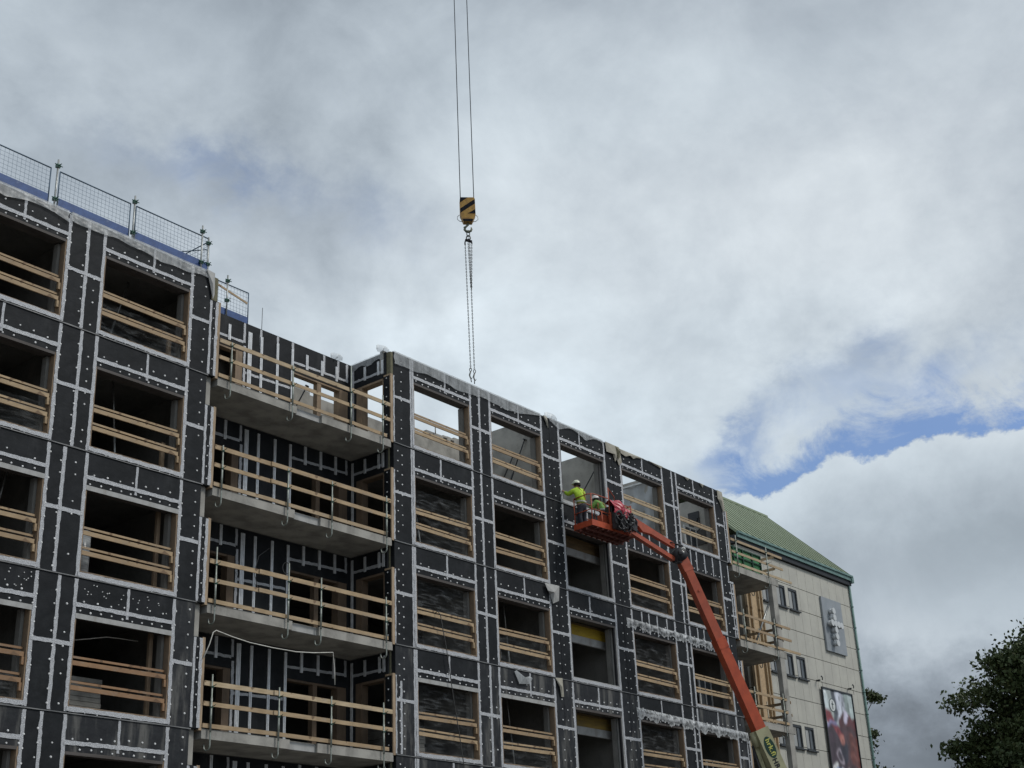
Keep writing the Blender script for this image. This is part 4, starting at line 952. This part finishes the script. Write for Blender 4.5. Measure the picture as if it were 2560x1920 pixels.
q = MB(); q.disc((37.62,-1.70,15.50), .11, (0,-1,0), .02, 14, False); q.build('decal', mat('white_decal', (.7,.68,.66), None, 5, .5), bl)
# basket
A_, B_, C_, D_ = [Vector(p) for p in ((35.87,-.47,15.2),(35.76,-1.28,15.2),(37.96,-1.42,15.2),(38.29,-.47,15.2))]
bs = bl
q = MB(); q.add([A_,B_,C_,D_]+[p+Vector((0,0,.04)) for p in (A_,B_,C_,D_)], [(3,2,1,0),(4,5,6,7),(0,1,5,4),(1,2,6,5),(2,3,7,6),(3,0,4,7)])
for k in range(1, 8): a = A_.lerp(D_, k/8); b = B_.lerp(C_, k/8); q.obox(a-Vector((0,0,.03)), b-Vector((0,0,.03)), .035, .06)
q.obox(A_.lerp(B_,.33)-Vector((0,0,.05)), D_.lerp(C_,.33)-Vector((0,0,.05)), .06, .08); q.obox(A_.lerp(B_,.67)-Vector((0,0,.05)), D_.lerp(C_,.67)-Vector((0,0,.05)), .06, .08)
q.build('basket_floor', RUST, bs)
q = MB(); zt_ = Vector((0,0,.09))
for a, b in ((A_,B_),(B_,C_),(C_,D_),(D_,A_)): q.obox(a+zt_, b+zt_, .03, .20, ext=.012)
q.build('toe_board', ORANGE, bs)
q = MB()
def rail(pts, r=.019): q.tube(pts, r, 8)
Z1_, Z2_ = Vector((0,0,1.10)), Vector((0,0,.56)); ctr = (A_+B_+C_+D_)/4
A2, B2, C2, D2 = [p+(ctr-p).normalized()*.04 for p in (A_,B_,C_,D_)]
rail([A2, A2+Z1_]); rail([B2, B2+Z1_]); rail([C2, C2+Z1_*.98]); rail([D2, D2+Z1_])
mB = B2.lerp(C2, .02); mm_ = B2.lerp(C2, .44); rail([mm_, mm_+Z1_*1.35]); rail([B2.lerp(C2,.24)+Z2_, B2.lerp(C2,.24)])
rail([A2.lerp(D2,.5), A2.lerp(D2,.5)+Z1_])
rail([A2+Z1_, A2.lerp(B2,.8)+Z1_+Vector((0,0,.01)), B2.lerp(C2,.06)+Z1_, B2.lerp(C2,.44)+Z1_])
rail([A2+Z2_, B2+Z2_, B2.lerp(C2,.44)+Z2_]); rail([A2+Z1_, A2.lerp(D2,.5)+Z1_, D2+Z1_]); rail([A2+Z2_, D2+Z2_]); rail([D2+Z1_, C2+Z1_]); rail([D2+Z2_, C2+Z2_])
rail([mm_+Z1_*1.35, mm_.lerp(D2,.5)+Z1_*1.35+Vector((.2,0,.0)), D2+Z1_*1.2, D2+Z1_]); rail([B2.lerp(C2,.66)+Z1_*.95, C2+Z1_*.95, C2+Z1_*.6])
q.obox(mm_+Vector((.03,0,.15)), mm_+Vector((.03,0,.62)), .07, .10); q.tube([mm_+Vector((-.28,.25,.95)), mm_+Vector((-.3,.25,.75)), mm_+Vector((.0,.2,.68))], .014, 6)
q.build('guard_rail', ORANGE2, bs)
q = MB(); q.box(36.55, 36.85, -1.2, -.95, 15.3, 15.75); q.build('tool_box', ORANGE2, bs)
# dark support bracket, hoses
q = MB(); q.box(36.95, 37.45, -1.66, -1.45, 15.28, 15.75); q.obox((37.3,-1.6,15.55),(37.75,-1.62,15.45), .22, .40); q.box(36.75, 37.15, -1.55, -1.40, 15.25, 15.8)
rr = random.Random(5)
for k in range(22):
    cx_ = rr.uniform(36.7, 37.55); cz_ = rr.uniform(15.22 if cx_ < 37.1 else 15.42, 15.66); ra, rb = rr.uniform(.08, .22), rr.uniform(.10, .28); a0 = rr.uniform(0, 6); sp = rr.uniform(2.2, 4.2); yy = -1.62-rr.uniform(.03, .22); tl = rr.uniform(-.5, .5)
    pts = [(cx_+ra*math.cos(a0+sp*i/9)+tl*.1*i/9, yy+.05*math.sin(i*.7+k), cz_+rb*math.sin(a0+sp*i/9)) for i in range(10)]
    q.tube(pts, rr.choice((.014, .02, .028)), 6)
q.build('hose_bundle', BLACK, bs)
q = MB(); 
for x, z in ((37.1,15.55),(37.3,15.62),(37.35,15.48),(37.0,15.42),(37.45,15.60)): q.disc((x,-1.80,z), .03, (0,-1,0), .02, 8)
q.build('hose_fittings', STEEL, bs)
q = MB(); q.tube([(37.28,-1.60,15.28),(37.22,-1.66,15.18),(37.30,-1.68,15.08),(37.42,-1.66,15.10),(37.44,-1.62,15.22)], .01, 6); q.build('hose', ORANGE2, bs)
# red cover over the control box
q = MB(); q.smooth = False; n, k = 12, 12; vs = []; rr = random.Random(11)
for i in range(n+1):
    for a in range(k+1):
        u, v = i/n, a/k; th = -.9+3.1*v
        ctr_ = Vector((36.62+1.02*u, -1.40, 15.99-.10*u)); rad = (.17+.11*math.sin(math.pi*min(1, u*1.1+.08)))*(1+.16*math.sin(u*11+v*7)+rr.uniform(-.08, .08))
        drop = max(0, v-.6)*(.25+.35*u)
        vs.append(ctr_+Vector((.06*math.sin(v*9+u*4)+.10*(v-.4)*u, -rad*math.sin(th)*1.05, rad*math.cos(th)*1.05-drop)))
q.add(vs, [(i*(k+1)+a, i*(k+1)+a+1, (i+1)*(k+1)+a+1, (i+1)*(k+1)+a) for i in range(n) for a in range(k)])
for u in (0, 1):
    pass
q.build('control_box_cover', REDC, bs)
q = MB(); q.box(36.78, 37.62, -1.40, -1.12, 15.72, 16.05); q.build('control_box', BLACK, bs)

# ------------------------------------------------------------------ people
def skinned(name, verts, edges, radii, m, parent=None, loc=None, sub=2, root=0):
    org = Vector(loc) if parent is None else WL[parent]
    me = bpy.data.meshes.new(name); me.from_pydata([tuple(Vector(v)-org) for v in verts], edges, [])
    o = bpy.data.objects.new(name, me); COL.objects.link(o); WL[o] = org
    md = o.modifiers.new('skin', 'SKIN'); md.use_smooth_shade = True
    sk = me.skin_vertices[0].data if me.skin_vertices else None
    if sk is None:
        bpy.context.view_layer.objects.active = o; sk = me.skin_vertices[0].data
    for i, r_ in enumerate(radii):
        sk[i].radius = r_ if isinstance(r_, tuple) else (r_, r_); sk[i].use_root = (i == root)
    sb = o.modifiers.new('sub', 'SUBSURF'); sb.levels = sub; sb.render_levels = sub
    bpy.context.view_layer.update()
    me2 = bpy.data.meshes.new_from_object(o.evaluated_get(bpy.context.evaluated_depsgraph_get()))
    bpy.data.objects.remove(o); me2.name = name; me2.materials.clear(); me2.materials.append(m)
    for p in me2.polygons: p.use_smooth = True
    o = bpy.data.objects.new(name, me2); COL.objects.link(o); WL[o] = org
    if parent is None: o.location = org
    else: o.parent = parent
    return o
def person(hip, chest, neck, headc, shL, elL, haL, shR, elR, haR, hpL, knL, anL, hpR, knR, anR, look, label, top, helm, harness=True):
    V = []; Ed = []; Ra = []
    def ad(p, r_, par=None):
        V.append(Vector(p)); Ra.append(r_)
        if par is not None: Ed.append((par, len(V)-1))
        return len(V)-1
    h = ad(hip, (.13,.105)); w = ad(Vector(hip).lerp(Vector(chest), .5), (.125,.10), h); c = ad(chest, (.155,.115), w); nk = ad(neck, .07, c)
    look = Vector(look).normalized()
    hd0 = ad(Vector(headc)-Vector((0,0,.07)), .075, nk); hd = ad(headc, .10, hd0); ht = ad(Vector(headc)+Vector((0,0,.08)), .075, hd)
    ns = ad(Vector(headc)+look*.115-Vector((0,0,.015)), .018, hd)
    for s_, e_, a_ in ((shL, elL, haL), (shR, elR, haR)):
        a = ad(s_, .062, c); b = ad(e_, .045, a); d = ad(a_, .030, b)
        dr = (Vector(a_)-Vector(e_)).normalized(); sd_ = dr.cross(Vector((0,0,1))).normalized() if abs(dr.z) < .95 else Vector((1,0,0)); palm = ad(Vector(a_)+dr*.06, (.034,.018), d)
        up2 = sd_.cross(dr)
        for kf, (off, ln) in enumerate(((-.027,.070),(-.009,.082),(.009,.076),(.027,.058))):
            f1 = ad(Vector(a_)+dr*.095+sd_*off, .010, palm); ad(Vector(a_)+dr*(.095+ln*.6)+sd_*off*1.2-up2*.010, .009, f1); ad(Vector(a_)+dr*(.095+ln)+sd_*off*1.2-up2*.028, .008, len(V)-1)
        th = ad(Vector(a_)+dr*.05-sd_*.042, .011, d); ad(Vector(a_)+dr*.09-sd_*.055-up2*.01, .009, th)
    for hp, kn, an in ((hpL, knL, anL), (hpR, knR, anR)):
        a = ad(hp, .09, h); b = ad(kn, .06, a); d = ad(an, .042, b); ad(Vector(an)+Vector((look.x,look.y,0))*.16-Vector((0,0,.05)), .04, d)
    body = skinned('person', V, Ed, Ra, SKIN, None, (hip[0], hip[1], min(anL[2], anR[2])-.08), 2)
    tag(body, label, 'person')
    def piece(name, pts, rad, m, edges=None):
        e = edges or [(i, i+1) for i in range(len(pts)-1)]
        return skinned(name, [Vector(p) for p in pts], e, rad, m, body)
    L = lambda a, b, f: Vector(a).lerp(Vector(b), f)
    piece('jacket', [L(hip, chest, -.12), L(hip, chest, .5), chest, L(chest, neck, .75), shL, elL, L(elL, haL, .82), shR, elR, L(elR, haR, .82)],
          [(.185,.15), (.18,.145), (.215,.165), .10, .10, .078, .06, .10, .078, .06], top, [(0,1),(1,2),(2,3),(2,4),(4,5),(5,6),(2,7),(7,8),(8,9)])
    piece('trousers', [L(hip, chest, .08), L(hip, L(hpL, hpR, .5), .9), L(hpL, knL, .25), knL, L(knL, anL, .9), L(hpR, knR, .25), knR, L(knR, anR, .9)], [(.165,.14), (.165,.14), .11, .088, .075, .11, .088, .075], TROU, [(0,1),(1,2),(2,3),(3,4),(1,5),(5,6),(6,7)])
    for an in (anL, anR):
        piece('boot', [Vector(an)+Vector((0,0,.06)), Vector(an)-Vector((0,0,.03)), Vector(an)+Vector((look.x,look.y,0))*.18-Vector((0,0,.05))], [.062, .06, .05], BOOT)
    # hair and helmet
    hc = Vector(headc)
    q = MB(); q.smooth = True; vs = []; nu, nv = 16, 7
    for iv in range(nv+1):
        ph = (math.pi/2)*iv/nv
        for iu in range(nu):
            th = 2*math.pi*iu/nu; vs.append(hc+Vector((0,0,.045))+Vector((.128*math.cos(th)*math.cos(ph), .132*math.sin(th)*math.cos(ph), .12*math.sin(ph))))
    fs = [(iv*nu+iu, iv*nu+(iu+1) % nu, (iv+1)*nu+(iu+1) % nu, (iv+1)*nu+iu) for iv in range(nv) for iu in range(nu)]; q.add(vs, fs)
    q.disc(hc+Vector((0,0,.036)), .137, (0,0,1), .014, 20, False); q.disc(hc+look*.04+Vector((0,0,.030)), .128, (0,0,1), .014, 20, False)
    q.build('helmet', helm, body)
    q = MB(); q.smooth = True; vs = [hc+Vector((0,0,-.06+.10*(iv/3)))-look*.03+Vector((math.cos(2*math.pi*iu/14), math.sin(2*math.pi*iu/14), 0))*(.112+.01*math.sin(iv)) for iv in range(4) for iu in range(14)]
    q.add(vs, [(iv*14+iu, iv*14+(iu+1) % 14, (iv+1)*14+(iu+1) % 14, (iv+1)*14+iu) for iv in range(3) for iu in range(14)]); q.build('hair', HAIR, body)
    q = MB()
    for sgn in (-1, 1):
        s2_ = look.cross(Vector((0,0,1))).normalized()*sgn; q.disc(hc+look*.093+s2_*.035+Vector((0,0,.005)), .012, look, .006, 8)
    q.build('eyes', BLKT, body)
    back = -Vector((look.x, look.y, 0)).normalized(); sd3 = back.cross(Vector((0,0,1))).normalized()
    if harness:
        q = MB()
        ck = Vector(chest)+back*.172; 
        a1 = Vector(shL).lerp(Vector(neck),.4)+back*.12+Vector((0,0,.05)); a2 = Vector(shR).lerp(Vector(neck),.4)+back*.12+Vector((0,0,.05)); m1 = ck+Vector((0,0,.0))+back*.01; h1 = L(hip,shL,.28)+back*.15; h2_ = L(hip,shR,.28)+back*.15
        for p0, p1 in ((a1, m1), (a2, m1), (m1, h1), (m1, h2_)): q.obox(p0, p1, .03, .012, side=back, ext=.02)
        q.disc(m1+back*.01, .03, back, .01, 8); q.build('harness', HARN, body)
    q = MB()
    for f in (.22,):
        c_ = L(hip, chest, f); ring = [c_+Vector((math.cos(2*math.pi*i/20)*.195, math.sin(2*math.pi*i/20)*.17, .0)) for i in range(20)]
        q.add([p+Vector((0,0,d)) for d in (-.025,.025) for p in ring], [(i, (i+1) % 20, 20+(i+1) % 20, 20+i) for i in range(20)])
    q.build('reflective_band', REFL, body)
    return body
F = 15.26
person(hip=(36.10,-.66,F+.86), chest=(36.06,-.60,F+1.20), neck=(36.05,-.56,F+1.43), headc=(36.05,-.53,F+1.575),
       shL=(35.88,-.55,F+1.34), elL=(35.86,-.30,F+1.24), haL=(35.93,-.08,F+1.42), shR=(36.27,-.62,F+1.32), elR=(36.36,-.55,F+1.04), haR=(36.30,-.33,F+.95),
       hpL=(36.01,-.66,F+.80), knL=(35.99,-.62,F+.44), anL=(36.00,-.68,F+.09), hpR=(36.20,-.68,F+.80), knR=(36.24,-.62,F+.44), anR=(36.24,-.70,F+.09), look=(-.25,1,-.15),
       label='person in lime yellow jacket and pale helmet, back turned, reaching to the wall edge', top=HIVIS, helm=HELM)
person(hip=(37.12,-.86,F+.78), chest=(37.08,-.70,F+1.02), neck=(37.07,-.60,F+1.15), headc=(37.08,-.55,F+1.27),
       shL=(36.92,-.66,F+1.12), elL=(36.84,-.55,F+.90), haL=(36.90,-.42,F+1.05), shR=(37.28,-.68,F+1.10), elR=(37.36,-.58,F+.92), haR=(37.28,-.42,F+1.10),
       hpL=(37.03,-.86,F+.74), knL=(37.0,-.72,F+.42), anL=(37.02,-.80,F+.09), hpR=(37.22,-.88,F+.74), knR=(37.26,-.74,F+.42), anR=(37.25,-.86,F+.09), look=(-.1,1,-.35),
       label='person in green work shirt and white helmet, bending low behind the basket rails', top=HIVG, helm=HELMW, harness=True)

# ------------------------------------------------------------------ crane hook block and chain sling
cb = empty('crane_hook_block', (40.95, 8, 33), 'yellow and black striped crane hook block hanging on two ropes in the sky', 'crane hook')
bx, by, bt, bb_ = 40.97, 8.0, 33.62, 32.40
ax = Vector((.70, -.714, 0)).normalized(); ay = Vector((0,0,1)); an_ = Vector((-.714, -.70, 0)).normalized()
def pan(mb, pts, d0, d1):
    n = len(pts); f = [Vector((bx,by,0))+ax*u+ay*v+an_*d0 for u, v in pts]; g2 = [Vector((bx,by,0))+ax*u+ay*v+an_*d1 for u, v in pts]
    mb.add(f+g2, [tuple(range(n)), tuple(range(2*n-1, n-1, -1))]+[(i, n+i, n+(i+1) % n, (i+1) % n) for i in range(n)])
hw = .335
q = MB(); q.mi = 0; outline = [(-hw+.05,bt),(hw-.05,bt),(hw,bt-.08),(hw+.01,bt-.86),(.19,bb_),(-.19,bb_),(-hw-.0,bt-.86),(-hw,bt-.08)]
pan(q, outline, -.16, .16)
q.mi = 1
pan(q, [(-hw+.0,bt-.28),(-hw+.0,bt-.09),(-hw+.05,bt-.004),(-.0,bt-.004)], .1605, .168)
pan(q, [(-hw,bt-.80),(-hw,bt-.58),(hw-.02,bt-.10),(hw+.002,bt-.30)][::-1], .1605, .168)
pan(q, [(hw-.33,bt-.82),(hw+.004,bt-.82),(hw+.002,bt-.60)], .1605, .168)
pan(q, [(-.24,bt-1.10),(.24,bt-1.10),(.20,bb_+.002),(-.20,bb_+.002)], .1605, .168)
q.build('block_housing', [BYEL, BBLK], cb)
for sgn in (-1, 1):
    q = MB(); c0 = Vector((bx,by,bt-.98))+ax*(.33*sgn); q.tube([c0+Vector((0,0,.16))+ax*.03*sgn, c0+ax*.12*sgn+Vector((0,0,.08)), c0+ax*.13*sgn-Vector((0,0,.06)), c0+ax*.02*sgn-Vector((0,0,.16)), c0-ax*.1*sgn-Vector((0,0,.18))], .014, 6); q.build('rope_guard', STEEL, cb)
    q = MB(); r0 = Vector((bx,by,bt-.05))+ax*(.30*sgn); q.tube([r0, r0+Vector((0,0,48))], .020, 6); q.build('hoist_rope', mat('hoist_rope', (.10,.11,.125), None, 5, .5), cb)
q = MB(); hp_ = Vector((bx, by, bb_)); q.tube([hp_, hp_-Vector((0,0,.13))], .045, 8)
pts = [hp_+ax*u+Vector((0,0,v)) for u, v in ((.0,-.10),(-.06,-.16),(-.135,-.24),(-.15,-.34),(-.08,-.43),(.02,-.45),(.12,-.40),(.16,-.31),(.14,-.22))]
q.tube(pts, [.045,.05,.055,.06,.062,.06,.055,.045,.02], 8); q.tube([hp_+ax*-.14-Vector((0,0,.2)), hp_+ax*-.19-Vector((0,0,.24))], .03, 6); q.build('hook', HOOKM, cb)
sl = empty('chain_sling', (40.95, 8, 25), 'four legged chain sling hanging from the crane hook with small hooks at its ends', 'chain sling')
def link(mb, c, L, wd, r, d, flip):
    d = Vector(d).normalized(); a = (ax if flip else an_); a = (a-d*a.dot(d)).normalized(); pts = []
    for k in range(10):
        th = 2*math.pi*k/10; pts.append(Vector(c)+d*(L/2*math.cos(th))+a*(wd/2*math.sin(th)))
    mb.tube(pts, r, 5, closed=True)
top_ = hp_-Vector((0,0,.42))
q = MB(); link(q, top_-Vector((0,0,.12)), .34, .13, .022, (0,0,1), True); link(q, top_-Vector((0,0,.34)), .26, .17, .03, (0,0,1), True); q.build('master_link', CHAIN, sl)
zc = top_.z-.52
q = MB(); q.obox(Vector((bx,by,zc+.08))-ax*.15, Vector((bx,by,zc+.0))+ax*.15, .06, .10); q.prism([(bx-.14,zc),(bx+.14,zc),(bx,zc+.16)], by-.04, by+.04); q.tube([Vector((bx,by,zc))-ax*.15, Vector((bx,by,zc-.14))-ax*.16], .03, 6); q.tube([Vector((bx,by,zc))+ax*.14, Vector((bx,by,zc-.1))+ax*.15], .03, 6); q.build('link_head', BBLK, sl)
def leg(p, qd, half=False):
    mb = MB(); p, qd = Vector(p), Vector(qd); L = (qd-p).length; n = int(L/.085); d = (qd-p)/L
    for i in range(n): link(mb, p+d*(L*(i+.5)/n), .115, .045, .010, d, i % 2 == 0)
    return mb
base = Vector((bx,by,zc-.1)); zb2 = 25.35
legs = [(base-ax*.15, Vector((bx,by,zb2))-ax*.085), (base-ax*.02+an_*.05, Vector((bx,by,29.2))+ax*.04), (base+ax*.05, Vector((bx,by,zb2-.05))+ax*.07), (base+ax*.14, Vector((bx,by,29.1))+ax*.07)]
for p, qd in legs: leg(p, qd).build('chain_leg', CHAIN, sl)
for sgn, zc2 in ((-.09, zb2), (.075, zb2-.08)):
    c0 = Vector((bx,by,zc2))+ax*sgn; q = MB(); link(q, c0-Vector((0,0,.05)), .16, .09, .018, (0,0,1), True)
    q.tube([c0-Vector((0,0,.12)), c0-Vector((0,0,.3))-ax*.05, c0-Vector((0,0,.42))-ax*.02, c0-Vector((0,0,.47))+ax*.03, c0-Vector((0,0,.40))+ax*.06], [.03,.035,.03,.022,.012], 6)
    q.tube([c0-Vector((0,0,.42))-ax*.01, c0-Vector((0,0,.62))+ax*.02*(1 if sgn < 0 else -1)], .022, 6); q.build('sling_hook', CHAIN, sl)

# ------------------------------------------------------------------ trees
def tree(cx, cy, ch, rx, rz, th_, label, nclump, nleaf, m, seed, name='broadleaf_tree', lo=.35, leaf=.15, extra=()):
    r = np.random.default_rng(seed); root = empty(name, (cx, cy, 0), label, 'tree')
    q = MB(); q.tube([(cx,cy,0),(cx+.1,cy,th_*.4),(cx,cy+.1,th_),(cx+.1,cy,ch+rz*.3)], [.42,.34,.27,.08], 10); q.build('trunk', BARK, root)
    pts = []; 
    while len(pts) < nclump:
        d = r.normal(size=3); d /= np.linalg.norm(d); rad = r.uniform(.45, 1.0)**.6*(1+.13*math.sin(d[0]*7+seed)+.12*math.sin(d[2]*9+d[1]*5))
        p = np.array([cx+d[0]*rx*rad, cy+d[1]*rx*rad, ch+d[2]*rz*rad])
        if p[2] > 2.2: pts.append((p, rad))
    for e_ in extra: pts.append((np.array(e_), .99))
    br = MB()
    for p, rad in pts[::5]+pts[len(pts)-len(extra):]:
        a = Vector((cx, cy, min(p[2]-.5, th_+(p[2]-th_)*.45))); b = Vector(p); mid = a.lerp(b, .5)+Vector((0,0,-.3)); br.tube([a, mid, b], [.09,.05,.015], 5)
    br.build('limbs', BARK, root)
    C_ = []; 
    for p, rad in pts:
        s_ = r.uniform(.30, .72)*(rx/8)**.5*(.6 if rad == .99 else 1); n = int(nleaf*r.uniform(.6, 1.3)); o = r.normal(size=(n, 3))*np.array([s_, s_, s_*.55])*.75; o[:, 2] -= .25*np.linalg.norm(o[:, :2], axis=1)*.5; C_.append(p+o)
    C_ = np.concatenate(C_); N = len(C_); u = r.normal(size=(N,3)); u /= np.linalg.norm(u, axis=1)[:,None]; v = r.normal(size=(N,3)); v -= (v*u).sum(1)[:,None]*u; v /= np.linalg.norm(v, axis=1)[:,None]
    sz = leaf*r.uniform(.6, 1.25, size=(N,1)); vs = np.stack([C_-u*sz*.5, C_+v*sz*.34, C_+u*sz*.6, C_-v*sz*.34], 1).reshape(-1, 3)-np.array([cx, cy, 0])
    me = bpy.data.meshes.new('crown'); me.vertices.add(4*N); me.vertices.foreach_set('co', vs.ravel()); me.loops.add(4*N); me.loops.foreach_set('vertex_index', np.arange(4*N)); me.polygons.add(N); me.polygons.foreach_set('loop_start', np.arange(N)*4); me.polygons.foreach_set('loop_total', np.full(N, 4)); me.update(calc_edges=True)
    me.materials.append(m); o = bpy.data.objects.new('crown', me); COL.objects.link(o); o.parent = root
tree(53.1, -12.3, 7.7, 6.2, 5.1, 5, 'large dark broadleaf tree filling the lower right corner', 760, 620, LEAF, 4, leaf=.16)
tree(66.9, 8.1, 8.8, 4.3, 5.6, 5, 'small broadleaf tree showing past the right edge of the old building', 300, 330, LEAF2, 9, leaf=.16, extra=[(68.1, 4.9, 14.5), (68.5, 4.6, 14.3), (67.8, 5.3, 14.2)])
for o in list(bpy.data.objects):
    if o.type == 'MESH' and o.parent is None and not o.get('kind') and not o.get('label'): o['label'] = o.name.replace('_', ' ')

for o in bpy.data.objects:
    if o.get('label') and not 4 <= len(o['label'].split()) <= 16: print('LABEL', len(o['label'].split()), o['label'])
